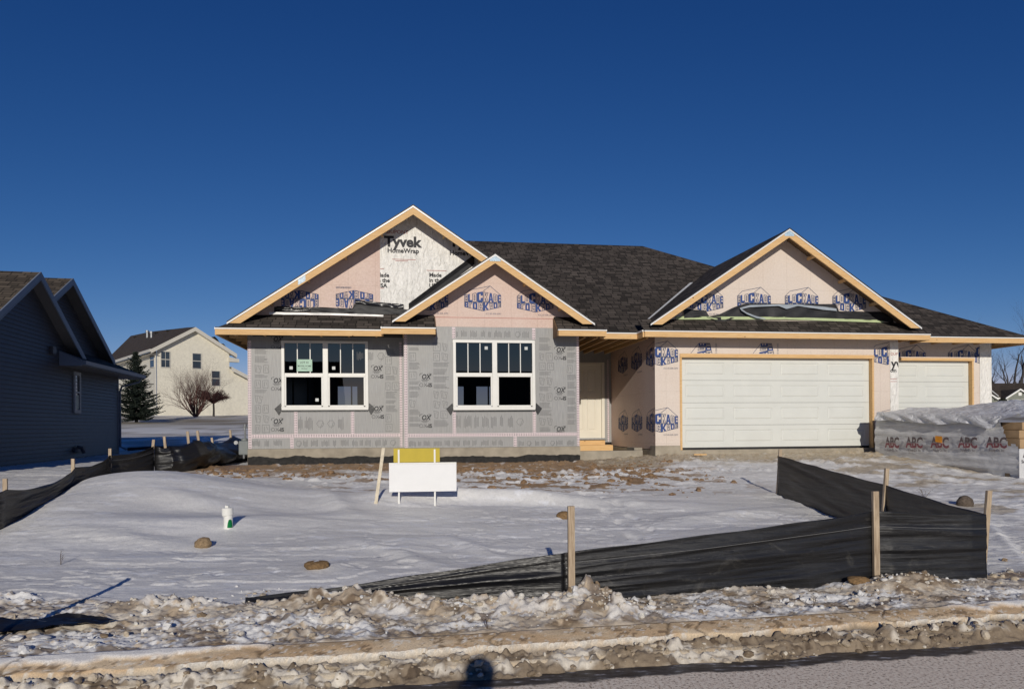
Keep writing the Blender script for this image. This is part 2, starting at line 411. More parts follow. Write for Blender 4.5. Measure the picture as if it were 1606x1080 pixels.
    def berm_(X, Y):
        d = kd(X, Y); wx, wy = X + .06 * (fbm(X * 12, Y * 12, 4, 730, .7) - .5), Y + .06 * (fbm(X * 12, Y * 12 + 4, 4, 733, .7) - .5); k = sst(-.03, -.09, d)
        return .030 + .095 * sst(-.33, -.07, d) + .03 * (fbm(X * 3, Y * 5, 3, 200) - .5) + k * (.4 + .6 * sst(-.33, -.22, d)) * (lumps(wx, wy, .085, 210) * .075 + lumps(wx, wy, .040, 220) * .045 + (ridged(X * 10, Y * 14, 4, 740) - .6) * .045)
    z = z + ev(berm, berm_, X, Y)
    return z
def gravel_mask(X, Y):
    u = X * ct + (Y - HO[1]) * st; v = -X * st + (Y - HO[1]) * ct
    e = fbm(X * 1.1, Y * 1.4, 4, 230) - .5
    return sst(1.2, 2.0, u + e) * sst(9.8, 8.6, u + e * 2) * sst(-2.0, -1.3, v + e * 1.6 + .12 * (u - 3)) * sst(4.5, 3.5, v)
def drive_mask(X, Y):
    u = X * ct + (Y - HO[1]) * st; v = -X * st + (Y - HO[1]) * ct
    return sst(4.4, 6.5, u) * sst(-14, -12, v) * sst(0, -1, v)
RUTS = []
for a_, b_ in (((1270, 722), (1640, 790)), ((1330, 745), (1650, 840)), ((1560, 820), (1640, 900)), ((1400, 742), (1600, 765))): p, q = G(*a_), G(*b_); RUTS.append(((p.x, p.y), (q.x, q.y)))
STEPS = []
rs_ = random.Random(4)
for i in range(13):
    t_ = i / 12; p = G(1010 - 130 * t_ + rs_.uniform(-4, 4), 842 - 95 * t_ ** .8); STEPS.append((p.x + (.12 if i % 2 else -.12), p.y, .25))
for i in range(16):
    t_ = i / 15; p = G(760 + 330 * t_, 756 - 18 * t_ + rs_.uniform(-3, 3)); STEPS.append((p.x, p.y + (.13 if i % 2 else -.13), 1.3))
PILES = []
for (px, py, hh, sx, sy) in ((922, 953, .12, .20, .14), (885, 965, .08, .35, .25), (960, 966, .08, .28, .2), (500, 948, .13, .55, .2),
                             (640, 960, .10, .6, .18), (430, 935, .12, .25, .15), (770, 965, .07, .4, .15), (1425, 925, .12, .35, .18), (270, 958, .09, .5, .15), (30, 905, .08, .5, .2), (140, 900, .06, .6, .2)):
    p = G(px, py); PILES.append((p.x, p.y, hh, sx, sy))

def axis(segs):
    out = [segs[0][0]]
    for a, b, stp0, stp1 in segs:
        x = a
        while x < b - 1e-6:
            t = (x - a) / (b - a); x = min(b, x + stp0 * (stp1 / stp0) ** t); out.append(x)
    return np.array(out)
xs_pos = axis([(0, 5.0, .0125, .0125), (5.0, 16, .03, .12), (16, 60, .5, 4), (60, 900, 8, 120)])
xs = np.concatenate([-xs_pos[:0:-1], xs_pos])
ys = axis([(-120, -6, 20, 2), (-6, 4.2, 1, .3), (4.2, 6.4, .011, .012), (6.4, 7.6, .017, .02), (7.6, 11, .025, .035), (11, 19, .04, .07), (19, 32, .12, .4), (32, 130, .8, 3), (130, 900, 8, 100)])
XX, YY = np.meshgrid(xs, ys)
ZZ = height(XX, YY)
def grid_mesh(name, X, Y, Z, attrs, mat, kind='structure'):
    ny, nx = X.shape; me = bpy.data.meshes.new(name)
    me.vertices.add(nx * ny); co = np.stack([X, Y, Z], -1).reshape(-1).astype(np.float32); me.vertices.foreach_set('co', co)
    i = np.arange(nx * ny).reshape(ny, nx); q = np.stack([i[:-1, :-1], i[:-1, 1:], i[1:, 1:], i[1:, :-1]], -1).reshape(-1).astype(np.int32)
    nf = (nx - 1) * (ny - 1); me.loops.add(nf * 4); me.loops.foreach_set('vertex_index', q)
    me.polygons.add(nf); me.polygons.foreach_set('loop_start', np.arange(0, nf * 4, 4, dtype=np.int32))
    me.polygons.foreach_set('use_smooth', np.ones(nf, bool)); me.update(calc_edges=True)
    for k, val in attrs.items():
        a = me.attributes.new(k, 'FLOAT_COLOR', 'POINT'); c = np.ones((nx * ny, 4), np.float32); c[:, :3] = val.reshape(-1, 3); a.data.foreach_set('color', c.reshape(-1))
    me.materials.append(mat); o = bpy.data.objects.new(name, me); col.objects.link(o)
    if kind: o['kind'] = kind
    return o
def colour(X, Y, Z):
    d = kd(X, Y); u = X * ct + (Y - HO[1]) * st; v = -X * st + (Y - HO[1]) * ct
    def C(r, g, b): return np.array([r, g, b])
    def mx(a, b, t): return a * (1 - t[..., None]) + b * t[..., None]
    c = np.ones(X.shape + (3,)) * C(.80, .785, .750)
    t = fbm(X * .8, Y * 3, 4, 300); c = mx(c, C(.88, .865, .83), sst(.45, .65, t))
    # ice-glazed grey crust over bare ground away from drifts
    t = sst(.40, .62, fbm(X * .7 + 9, Y * 2.2, 5, 305)); c = mx(c, C(.69, .677, .655), t * .55)
    fl = sst(.62, .67, fbm(X * 3.2 + .6 * Y, Y * 15, 4, 306, .6)) * sst(.42, .55, fbm(X * .9, Y * 1.5, 3, 307)) * sst(22, 14, Y); c = mx(c, C(.88, .88, .88), fl * .9)
    # dirt in front of the house
    e = fbm(X * 1.5, Y * 2.4, 5, 310) - .5; e2 = fbm(X * 5, Y * 9, 4, 315)
    brown = C(.27, .16, .08); brown2 = C(.40, .27, .155)
    bc = mx(np.ones(X.shape + (3,)) * brown, brown2, fbm(X * 5, Y * 7, 4, 320))
    strip = sst(-2.3, -1.6, v + e * 2.6) * sst(.8, .4, v) * sst(-7.6, -6.6, u + e) * sst(3.2, 2.0, u)
    c = mx(c, bc, strip * sst(.36, .46, e2 + .12))
    spots = sst(-5.8, -4.0, v) * sst(-1.2, -2.0, v) * sst(-4.6, -2.6, u) * sst(4.4, 2.4, u)
    c = mx(c, bc, spots * sst(.575, .61, fbm(X * 2.6, Y * 4.2, 5, 330)))
    # side yard bare earth by the left corner
    sy = gau(X, Y, -5.9, 15.4, 1.3, 1.6); c = mx(c, bc, sst(.42, .55, sy * .7 + e))
    g = gravel_mask(X, Y); gc = mx(np.ones(X.shape + (3,)) * C(.44, .34, .21), C(.60, .52, .40), _h(np.floor(X * 26), np.floor(Y * 26), 5))
    c = mx(c, gc, g * sst(.30, .42, fbm(X * 4, Y * 6, 4, 340) + .12 * sst(-2, -.5, v)))
    dr = drive_mask(X, Y); band = sst(.53, .60, fbm(X * .9 - Y * .12, Y * 1.6, 5, 350)); c = mx(c, gc * .85, dr * band * .85)
    # far ground: thin snow with grass
    farm = sst(17, 24, Y); grass = C(.24, .19, .11)
    t = sst(.50, .60, fbm(X * .35, Y * .9, 5, 360)) * .55 + sst(40, 46, Y) * sst(62, 52, Y) * .55
    c = mx(c, grass, farm * np.clip(t, 0, .9))
    # ploughed bank: tan dirt and white
    bank = bank_mask(X, d, Y)
    t = fbm(X * 3.2, Y * 5.5, 5, 370); bd = mx(np.ones(X.shape + (3,)) * C(.66, .58, .46), C(.36, .28, .19), sst(.4, .6, fbm(X * 9, Y * 12, 4, 375)))
    tint = sst(.42, .56, t)
    c = mx(c, C(.80, .79, .77), bank)
    right = sst(1.5, 4.5, X); pile = 0
    for (cx_, cy_, hh, sx, sy_) in PILES: pile = pile + gau(X, Y, cx_, cy_, sx * 1.1, sy_ * 1.1)
    c = mx(c, bd, bank * np.clip(tint * .75 + np.clip(pile, 0, 1) * .45, 0, .9))
    dk = sst(.56, .63, fbm(X * 4.5 + 5, Y * 8, 5, 380) + .05 * right - .06 * (d > .5)); c = mx(c, C(.17, .115, .07), bank * dk * .8)
    sp = sst(.60, .66, fbm(X * 16, Y * 24, 3, 384, .7)) * sst(.38, .6, fbm(X * 1.8, Y * 3, 3, 386)); c = mx(c, C(.24, .17, .10), bank * sp * .8)
    sp = sst(.62, .68, fbm(X * 14 + 3, Y * 22, 3, 388, .7)); c = mx(c, C(.58, .46, .32), bank * sp * .8)
    c = mx(c, C(.34, .25, .15), sst(.22, .15, d + .16 * e) * (d > 0) * .7)
    # gutter berm and wet ice
    berm = (d < .03)
    t = fbm(X * 2.5, Y * 6, 5, 390); bc2 = mx(np.ones(X.shape + (3,)) * C(.72, .66, .56), C(.27, .21, .145), sst(.44, .58, t + .10 * sst(-1.0, 4.0, X) + .16 * sst(-.20, -.32, d)))
    bc2 = mx(bc2, C(.12, .085, .055), sst(.58, .64, fbm(X * 9, Y * 14, 4, 396, .7)) * .8)
    c = np.where(berm[..., None], bc2, c)
    return np.clip(c, 0, .9)
def mat_ground():
    m = NT('snow_and_soil'); a = m.n('ShaderNodeAttribute', attribute_name='Col'); v = m.coord()
    g = m.noise(v, 70, 4, .75); g2 = m.noise(v, 14, 4, .7)
    c = m.mix(.6, a.outputs['Color'], m.ramp(g, [(.3, .72), (.62, 1.12)]), 'MULTIPLY')
    c = m.mix(.3, c, m.ramp(g2, [(.35, .8), (.65, 1.1)]), 'MULTIPLY')
    return m.done(c, m.ramp(g2, [(.4, .42), (.6, .75)]), m.bump(g, .35, .006, m.bump(g2, .3, .02)), .35)
ground = grid_mesh('ground', XX, YY, ZZ, {'Col': colour(XX, YY, ZZ)}, mat_ground())
del XX, YY, ZZ

# road and kerb
def mat_road():
    m = NT('salted_asphalt'); v = m.coord(); a = m.noise(v, 42, 4, .8); b = m.noise(v, 2.2, 5, .6)
    c = m.ramp(a, [(.38, (.24, .185, .14)), (.46, (.88, .72, .56)), (.58, (1, .90, .74))])
    # wet icy strip beside the gutter
    o = m.n('ShaderNodeTexCoord'); sp = m.n('ShaderNodeSeparateXYZ'); m.l(o.outputs['Object'], sp.inputs[0])
    ad = m.n('ShaderNodeMath', operation='MULTIPLY_ADD'); m.l(sp.outputs[0], ad.inputs[0]); ad.inputs[1].default_value = -.181; m.l(sp.outputs[1], ad.inputs[2])
    nn = m.n('ShaderNodeMath', operation='MULTIPLY_ADD'); m.l(b, nn.inputs[0]); nn.inputs[1].default_value = .30; m.l(ad.outputs[0], nn.inputs[2])
    f = m.ramp(nn.outputs[0], [(0, 0), (1, 1)]); rr = f.node; rr.color_ramp.elements[0].position = .0
    mr = m.n('ShaderNodeMapRange'); m.l(nn.outputs[0], mr.inputs[0]); mr.inputs[1].default_value = 4.79; mr.inputs[2].default_value = 4.82
    ice = m.ramp(m.noise(m.coord('Object', (2, 7, 1)), 3, 5, .7), [(.40, (.055, .045, .038)), (.58, (.11, .10, .095)), (.66, (.5, .5, .52))])
    cc = m.mix(mr.outputs[0], c, ice)
    ro = m.n('ShaderNodeMapRange'); m.l(mr.outputs[0], ro.inputs[0]); ro.inputs[3].default_value = .85; ro.inputs[4].default_value = .35
    return m.done(cc, ro.outputs[0], m.bump(a, .35, .004), .05)
mb = MB(); n = 60
for i in range(n):
    x0, x1 = -60 + 120 * i / n, -60 + 120 * (i + 1) / n
    y0, y1 = 5.13 + .181 * x0 - .16, 5.13 + .181 * x1 - .16
    mb.face([(x0, y0 - 8.5, 0), (x1, y1 - 8.5, 0), (x1, y1, 0), (x0, y0, 0)])
mb.build('road', mat_road(), kind='structure')
def mat_kerb():
    m = NT('dusty_concrete_kerb'); v = m.coord(); g = m.noise(v, 90, 3, .8); at_ = m.n('ShaderNodeAttribute', attribute_name='Col')
    c = m.mix(.7, at_.outputs['Color'], m.ramp(g, [(.3, .7), (.68, 1.35)]), 'MULTIPLY')
    return m.done(c, .95, m.bump(g, .8, .005), .15)
prof = [(-.20, -.06), (-.188, .05), (-.178, .078), (-.166, .090)] + [(-.155 + .31 * i_ / 26, .096 + .078 * (i_ / 26) ** .8) for i_ in range(27)] + [(.165, .15), (.175, .05)]
XK = axis([(-6, 6, .013, .013)]); XK = np.concatenate([np.arange(-30, -6, .5), XK, np.arange(6.5, 30, .5)]); P = np.array(prof)
KX = np.repeat(XK[None, :], len(P), 0); DD = np.repeat(P[:, :1], len(XK), 1)
KY = 5.13 + .181 * KX + DD / .984 + .02 * (fbm(KX * .5, KX * 0, 3, 401) - .5)
jt = np.exp(-((np.mod(KX + .9 + .03 * np.sin(DD * 30), 1.52) - .76) / .010) ** 2) + .9 * np.exp(-((KX - 1.12 - .25 * DD) / .012) ** 2) + .9 * np.exp(-((KX - 3.02 + .6 * DD) / .008) ** 2)
top_ = sst(-.19, -.15, DD) * sst(.19, .15, DD)
dirt_ = sst(.02, .14, DD + .16 * (fbm(KX * 5, KY * 9, 5, 410, .65) - .5)); snow_ = sst(.075, .125, DD + .26 * (fbm(KX * 2.6, KY * 5, 5, 420, .65) - .5) ) * sst(.40, .52, fbm(KX * .8, KX * 0 + 3, 3, 424))
edge_ = -.035 + .045 * (fbm(KX * 5, KX * 0, 5, 430, .6) - .5) * 2; rim = np.exp(-((DD - edge_) / .006) ** 2) * sst(.35, .5, fbm(KX * 2.2, KX * 0 + 8, 3, 433)); low_ = sst(.0, -.012, DD - edge_)
pile_ = (snow_ * .022 + low_ * (.002 + .03 * fbm(KX * 14, KY * 14, 4, 440, .7)) + rim * .008)
KZ = np.repeat(P[:, 1:], len(XK), 1) - .055 * low_ * top_ + top_ * (.010 * (fbm(KX * 6, KY * 12, 5, 400, .65) - .5) + pile_) - .012 * jt * top_
kc = np.ones(KX.shape + (3,)) * np.array([.66, .47, .28]); mk = lambda c_, t_: kc * (1 - t_[..., None]) + np.array(c_) * t_[..., None]
kc = mk((.78, .62, .42), sst(.45, .62, fbm(KX * 3, KY * 9, 4, 450))); kc = mk((.38, .27, .16), dirt_ * .55); kc = mk((.22, .15, .09), sst(.60, .66, fbm(KX * 14, KY * 20, 4, 455, .7)) * .8)
kc = mk((.80, .74, .64), sst(.64, .68, fbm(KX * 26, KY * 30, 3, 457, .7)) * .9); kc = mk((.78, .76, .73), snow_); kc = mk((.16, .12, .08), np.clip(jt, 0, 1) * .8)
kc = mk((.30, .24, .17), low_ * sst(-2, 3, KX)); kc = mk((.50, .44, .35), low_ * (1 - sst(-2, 3, KX))); kc = mk((.85, .80, .70), np.clip(rim * 1.2, 0, 1))
grid_mesh('kerb', KX, KY, KZ, {'Col': kc}, mat_kerb())

# loose frozen chunks on the bank and in the gutter (nobody could count them)
def chunks():
    rnd = np.random.RandomState(5); bm = bmesh.new(); bmesh.ops.create_icosphere(bm, subdivisions=2, radius=1)
    sv = np.array([v.co[:] for v in bm.verts]); sf = [[v.index for v in f.verts] for f in bm.faces]; bm.free(); sf = np.array(sf)
    V, Fc, Cc, XY = [], [], [], []; k = 0
    def put(x, y, s, c):
        nonlocal k
        nrm = sv.copy(); j = rnd.randn(3) * 2
        n_ = np.sin(sv @ rnd.randn(3, 3) * 2.2 + j).sum(1) * .14 + rnd.randn(len(sv)) * .05
        p = nrm * (1 + n_[:, None]) * s * np.array([1, 1, .75]) * (1 + .25 * rnd.randn(3)); an = rnd.rand() * 6.3
        rot = np.array([[math.cos(an), -math.sin(an), 0], [math.sin(an), math.cos(an), 0], [0, 0, 1]]); p = p @ rot.T
        XY.append((x, y, s * .15)); V.append(p); Fc.append(sf + k * len(sv)); Cc.append(np.repeat([c], len(sv), 0)); k += 1
    pal = [(.62, .57, .49), (.74, .73, .71), (.50, .42, .31), (.26, .19, .12), (.68, .65, .58)]
    for i in range(1500):
        x = rnd.uniform(-4.6, 5.6); d = abs(rnd.randn()) * .6 + .22
        if d > 1.9: continue
        y = 5.13 + .181 * x + d; s = .005 + .030 * rnd.rand() ** 6
        if vn(np.array([x * 2.2]), np.array([y * 2.2]), 500)[0] < .42: s *= .5
        put(x, y, s, pal[rnd.choice(5, p=[.30, .34, .18, .08, .10])])
    for i in range(700):
        x = rnd.uniform(-4.6, 5.6); d = -.08 - .24 * rnd.rand(); y = 5.13 + .181 * x + d
        put(x, y, .006 + .026 * rnd.rand() ** 3, [(.40, .33, .24), (.30, .235, .165), (.55, .47, .36), (.20, .15, .10), (.66, .60, .50)][rnd.choice(5, p=[.3, .25, .2, .15, .10])])
    for (cx_, cy_, hh, sx, sy) in PILES[:-2]:
        for i in range(45):
            x, y = cx_ + rnd.randn() * sx * .7, cy_ + rnd.randn() * sy * .6
            put(x, y, .007 + .022 * rnd.rand() ** 3, pal[rnd.choice(5, p=[.38, .22, .26, .06, .08])])
    XY = np.array(XY); zz = height(XY[:, 0], XY[:, 1]) + XY[:, 2]; V = [p + np.array([q[0], q[1], z]) for p, q, z in zip(V, XY, zz)]
    V = np.concatenate(V); Fc = np.concatenate(Fc); Cc = np.concatenate(Cc)
    me = bpy.data.meshes.new('snow_chunks'); me.from_pydata(V.tolist(), [], Fc.tolist())
    a = me.attributes.new('Col', 'FLOAT_COLOR', 'POINT'); a.data.foreach_set('color', np.concatenate([Cc, np.ones((len(Cc), 1))], 1).astype(np.float32).reshape(-1))
    me.materials.append(ground.data.materials[0]); o = bpy.data.objects.new('snow_chunks', me); col.objects.link(o)
    tag(o, 'dirty frozen snow chunks strewn along the kerb and the ploughed snow bank', 'snow chunks', kind='stuff')
chunks()
# clods of earth in front of the house
def clods():
    rnd = np.random.RandomState(9); bm = bmesh.new(); bmesh.ops.create_icosphere(bm, subdivisions=2, radius=1)
    sv = np.array([v.co[:] for v in bm.verts]); sf = np.array([[v.index for v in f.verts] for f in bm.faces]); bm.free()
    V, Fc, XY = [], [], []; k = 0
    for i in range(1500):
        u = rnd.uniform(-6.5, 3.4); v = -1.0 - abs(rnd.randn()) * 1.9
        if v < -5.5: continue
        if u < -2 and v < -3: continue
        x = u * ct - v * st; y = HO[1] + u * st + v * ct
        if vn(np.array([x * 1.3]), np.array([y * 1.8]), 510)[0] < .38: continue
        s = .010 + .045 * rnd.rand() ** 3.5
        p = sv * (1 + .25 * rnd.randn(len(sv), 1) * .5) * s * (np.array([1.3, 1, .8]) * (1 + .2 * rnd.randn(3)))
        XY.append((x, y, s * .1)); V.append(p); Fc.append(sf + k * len(sv)); k += 1
    XY = np.array(XY); zz = height(XY[:, 0], XY[:, 1]) + XY[:, 2]; V = [p + np.array([q[0], q[1], z]) for p, q, z in zip(V, XY, zz)]
    me = bpy.data.meshes.new('earth_clods'); me.from_pydata(np.concatenate(V).tolist(), [], np.concatenate(Fc).tolist())
    me.materials.append(plain('brown_earth', (.24, .155, .09), .95, .35, 20, .1, .6)); o = bpy.data.objects.new('earth_clods', me); col.objects.link(o)
    tag(o, 'small brown clods of frozen earth scattered before the foundation', 'earth clods', kind='stuff')
clods()
def hz(x, y): return float(height(np.array([float(x)]), np.array([float(y)]))[0])
# ---------------------------------------------------------------- printed letters
def text2d(body, size, bold=0.0, shear=0.0, align='LEFT', sx=1.0):
    cu = bpy.data.curves.new('t', 'FONT'); cu.body = body; cu.size = size; cu.offset = bold * size; cu.shear = shear; cu.align_x = align
    cu.fill_mode = 'FRONT'; cu.resolution_u = 3
    o = bpy.data.objects.new('t', cu); col.objects.link(o); dg = bpy.context.evaluated_depsgraph_get(); me = o.evaluated_get(dg).to_mesh()
    vs = [(v.co.x * sx, v.co.y) for v in me.vertices]; fs = [tuple(p.vertices) for p in me.polygons]
    o.evaluated_get(dg).to_mesh_clear(); bpy.data.objects.remove(o); bpy.data.curves.remove(cu); return vs, fs
def clip_poly(poly, planes):
    for (a, b, c) in planes:
        out = []; n = len(poly)
        for i in range(n):
            p, q = poly[i], poly[(i + 1) % n]; dp, dq = a * p[0] + b * p[1] + c, a * q[0] + b * q[1] + c
            if dp >= 0: out.append(p)
            if (dp >= 0) != (dq >= 0):
                t = dp / (dp - dq); out.append((p[0] + t * (q[0] - p[0]), p[1] + t * (q[1] - p[1])))
        poly = out
        if len(poly) < 3: return []
    return poly
def put_poly(mb, P, poly, planes=(), m=0):
    poly = clip_poly(poly, planes)
    if len(poly) >= 3: mb.face([P(x, y) for x, y in poly], m=m)
def put_text(mb, P, x, y, body, size, bold=0, shear=0, align='LEFT', sx=1.0, rot=0, planes=(), m=0):
    vs, fs = text2d(body, size, bold, shear, align, sx); c, s = math.cos(rot), math.sin(rot)
    vs = [(x + a * c - b * s, y + a * s + b * c) for a, b in vs]
    for f in fs: put_poly(mb, P, [vs[i] for i in f], planes, m)
def put_line(mb, P, a, b, w, planes=(), m=0):
    dx, dy = b[0] - a[0], b[1] - a[1]; L = math.hypot(dx, dy)
    if L < 1e-6: return
    nx, ny = -dy / L * w / 2, dx / L * w / 2
    put_poly(mb, P, [(a[0] + nx, a[1] + ny), (a[0] - nx, a[1] - ny), (b[0] - nx, b[1] - ny), (b[0] + nx, b[1] + ny)], planes, m)
LET = {
 'B': ([(0, 0), (0, 1), (.85, 1), (1, .88), (1, .6), (.88, .5), (1, .4), (1, .12), (.85, 0)], [[(.36, .62), (.36, .82), (.64, .82), (.64, .62)], [(.36, .18), (.36, .4), (.64, .4), (.64, .18)]]),
 'L': ([(0, 0), (0, 1), (.42, 1), (.42, .22), (1, .22), (1, 0)], []),
 'O': ([(0, .08), (0, .92), (.12, 1), (.88, 1), (1, .92), (1, .08), (.88, 0), (.12, 0)], [[(.38, .2), (.38, .8), (.62, .8), (.62, .2)]]),
 'C': ([(0, .08), (0, .92), (.12, 1), (.88, 1), (1, .92), (1, .62), (.62, .62), (.62, .8), (.38, .8), (.38, .2), (.62, .2), (.62, .4), (1, .4), (1, .08), (.88, 0), (.12, 0)], []),
 'K': ([(0, 0), (0, 1), (.36, 1), (.36, .62), (.66, 1), (1, 1), (.62, .54), (1, 0), (.64, 0), (.36, .42), (.36, 0)], []),
 'A': ([(0, 0), (.3, 1), (.7, 1), (1, 0), (.66, 0), (.6, .2), (.4, .2), (.34, 0)], [[(.43, .36), (.5, .7), (.57, .36)]]),
 'D': ([(0, 0), (0, 1), (.75, 1), (1, .86), (1, .14), (.75, 0)], [[(.36, .2), (.36, .8), (.64, .8), (.64, .2)]]),
 'E': ([(0, 0), (0, 1), (1, 1), (1, .8), (.42, .8), (.42, .6), (.9, .6), (.9, .42), (.42, .42), (.42, .2), (1, .2), (1, 0)], [])}
UP = [('B', .02, .09, 0), ('L', .10, .21, 1), ('O', .22, .33, 0), ('C', .34, .505, 1), ('K', .53, .65, 0), ('A', .655, .79, 1), ('D', .80, .90, 0), ('E', .915, 1.0, 1)]
LO = [('B', .005, .105, 1), ('L', .125, .20, 0), ('O', .225, .35, 1), ('C', .39, .485, 0), ('K', .51, .665, 1), ('A', .68, .78, 0), ('D', .795, .905, 1), ('E', .925, 1.0, 0)]
def logo(fill, line, P, x, y, w, rot=0, planes=(), small='ICC-ES ESR-2093'):
    c, s = math.cos(rot), math.sin(rot)
    def L(a, b): return (x + (a * c - b * s) * w, y + (a * s + b * c) * w)
    top = lambda t: .19 + (.30 - .19) * t / .507 if t < .507 else .30 - .10 * (t - .507) / .493
    bot = lambda t: -.13 - .105 * t / .507 if t < .507 else -.235 + .115 * (t - .507) / .493
    lw = .013
    for row, hf, lo in ((UP, top, False), (LO, bot, True)):
        for ch, x0, x1, fl in row:
            outer, holes = LET[ch]
            def mp(p):
                t = x0 + p[0] * (x1 - x0); h = hf(t) * (.97 if fl else .93); 
                return L(t, (.008 if not lo else -.008) + p[1] * h)
            o = [mp(p) for p in outer]; hs = [[mp(p) for p in h] for h in holes]
            if fl:
                loops = [[Vector((p[0], p[1], 0)) for p in lp] for lp in [o] + hs]; flat = [p for lp in loops for p in lp]
                for tri in tessellate_polygon(loops): put_poly(fill, P, [(flat[i].x, flat[i].y) for i in tri], planes)
            else:
                for lp in [o] + hs:
                    for i in range(len(lp)): put_line(line, P, lp[i], lp[(i + 1) % len(lp)], lw, planes)
    for a, b in (((0, .19), (.15, .33)), ((.15, .33), (.707, .45)), ((.707, .45), (1, .2)), ((.507, .30), (.707, .45)), ((0, .19), (0, -.13)), ((1, .2), (1, -.12)),
                 ((0, -.13), (.507, -.235)), ((.507, -.235), (1, -.12)), ((.507, .3), (.507, -.235)), ((0, 0), (1, 0))):
        put_line(line, P, L(*a), L(*b), lw * .8, planes)
    if small:
        q = L(.58, -.33); put_text(line, P, q[0], q[1], small, .06 * w, .0, 0, 'LEFT', 1, rot, planes)

# ---------------------------------------------------------------- the unfinished house
house = empty('unfinished_house', (HO[0], HO[1], 0), TH, label='unfinished single storey house in grey foam board and printed pink wrap with bare pine eaves', cat='house')
EZ = 3.80; PM = .583; PG = .667                    # eave height, main pitch, gable pitch
ZF = 1.18                                          # top of foundation
def wall_rects(mb, P, x0, x1, z0, z1, holes, m=0):
    xs_ = sorted({x0, x1, *[h[0] for h in holes], *[h[1] for h in holes]}); zs_ = sorted({z0, z1, *[h[2] for h in holes], *[h[3] for h in holes]})
    for i in range(len(xs_) - 1):
        for j in range(len(zs_) - 1):
            cx_, cz_ = (xs_[i] + xs_[i + 1]) / 2, (zs_[j] + zs_[j + 1]) / 2
            if any(h[0] < cx_ < h[1] and h[2] < cz_ < h[3] for h in holes): continue
            mb.face([P(xs_[i], zs_[j]), P(xs_[i + 1], zs_[j]), P(xs_[i + 1], zs_[j + 1]), P(xs_[i], zs_[j + 1])], m=m)
def FP(v): return lambda x, z: (x, v, z)
def SP(u): return lambda a, z: (u, a, z)
VL, VC, VG, VT, VD = .60, 0.0, 0.0, .75, 3.65       # wall planes: left wing, centre, garage, third bay, entrance
UL, UC0, UC1, UG0, UG1, UR = -5.87, -2.42, 1.57, 3.39, 9.63, 12.87
wl = [*H(442, 643, VL), *H(577, 535, VL)]; winL = (wl[0], wl[2], wl[1], wl[3])
wc = [*H(711, 643, VC), *H(838.5, 534, VC)]; winC = (wc[0], wc[2], wc[1], wc[3])
# left wing wall
def gable_poly(uc, zr, z0, mb, v, m=0, p=PG, over=.0, ue=None):
    hw = (zr - z0) / p; mb.face([(uc - hw, v, z0), (uc + hw, v, z0), (uc, v, zr)], m=m)
ULR, ZLR = -2.19, 6.62; UCR, ZCR = -.42, 5.44; UGR, ZGR = 6.51, 6.22
mb = MB(); wall_rects(mb, FP(VL), UL, UC0 + .02, ZF, 3.78, [winL]); mb.box(UL, UL + .12, VL + .001, 12.0, ZF, 3.9)
mb.build('wall', M['foam'], house)
mb = MB(); zb = 3.78; zt = ZLR - .03; us = H(596, 420, VL)[0]
hw = (zt - zb) / PG; mb.face([(UL, VL - .001, zb), (us, VL - .001, zb), (us, VL - .001, zt - (ULR - us) * PG), (UL, VL - .001, max(zb, zt - (ULR - UL) * PG))])
gl = mb.build('gable_wall', M['wrap'], house)
mb = MB(); mb.face([(us, VL - .004, zb), (ULR + hw, VL - .004, zb), (ULR, VL - .004, zt), (us, VL - .004, zt - (ULR - us) * PG)])
gt = mb.build('gable_wall', M['tyvek'], house); gt['label'] = 'crinkled white wrap on the tall left gable'
# centre wall
zw = H(770, 513, VC)[1]
mb = MB(); wall_rects(mb, FP(VC), UC0, UC1, ZF, zw, [winC]); mb.box(UC0, UC0 + .1, VC + .001, VL, ZF, 3.9); mb.box(UC1 - .1, UC1, VC + .001, VD + .1, ZF, 3.9)
wallC = mb.build('wall', M['foam'], house)
mb = MB(); z1 = ZCR - .03; e = (z1 - zw) / PG
mb.face([(UC0, VC - .003, zw), (UC1, VC - .003, zw), (UC1, VC - .003, z1 - (UC1 - UCR) * PG), (UCR, VC - .003, z1), (UC0, VC - .003, z1 - (UCR - UC0) * PG)])
gc = mb.build('gable_wall', M['wrap'], house)
mb = MB(); zr_ = H(770, 498.5, VC)[1]; mb.box(UC0 + .15, UC1 - .1, VC - .006, VC - .0035, zr_ - .008, zr_ + .008); mb.build('tape_line', plain('faded_red_tape', (.50, .24, .2), .6), gc)
# garage wall
d0 = H(1070, 702, VG); d1 = H(1368, 563, VG); DZ0, DZ1 = 1.11, 3.24; DU0, DU1 = d0[0], d0[0] + 4.877
mb = MB(); wall_rects(mb, FP(VG), UG0, UG1, ZF, 3.80, [(DU0 - .03, DU1 + .03, 0, DZ1 + .03)])
mb.face([(UG0, 0, 3.8), (UG1, 0, 3.8), (UG1, 0, ZGR - .03 - (UG1 - UGR) * PG), (UGR, 0, ZGR - .03), (UG0, 0, ZGR - .03 - (UGR - UG0) * PG)])
wallG = mb.build('wall', M['wrap_pale'], house)
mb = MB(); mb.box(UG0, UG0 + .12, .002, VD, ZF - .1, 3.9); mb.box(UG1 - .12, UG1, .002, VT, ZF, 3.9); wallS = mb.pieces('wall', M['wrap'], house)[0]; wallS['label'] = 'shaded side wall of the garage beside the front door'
# third bay
tz1 = 3.27; tu1 = H(1524, 600, VT)[0]; tu0 = tu1 - 2.745
mb = MB(); wall_rects(mb, FP(VT), UG1 - .05, UR, ZF, 3.86, [(tu0 - .03, tu1 + .03, 0, tz1 + .03)]); mb.box(UR - .12, UR, VT + .002, 8, ZF, 3.86)
wallT = mb.build('wall', M['wrap_pale'], house)
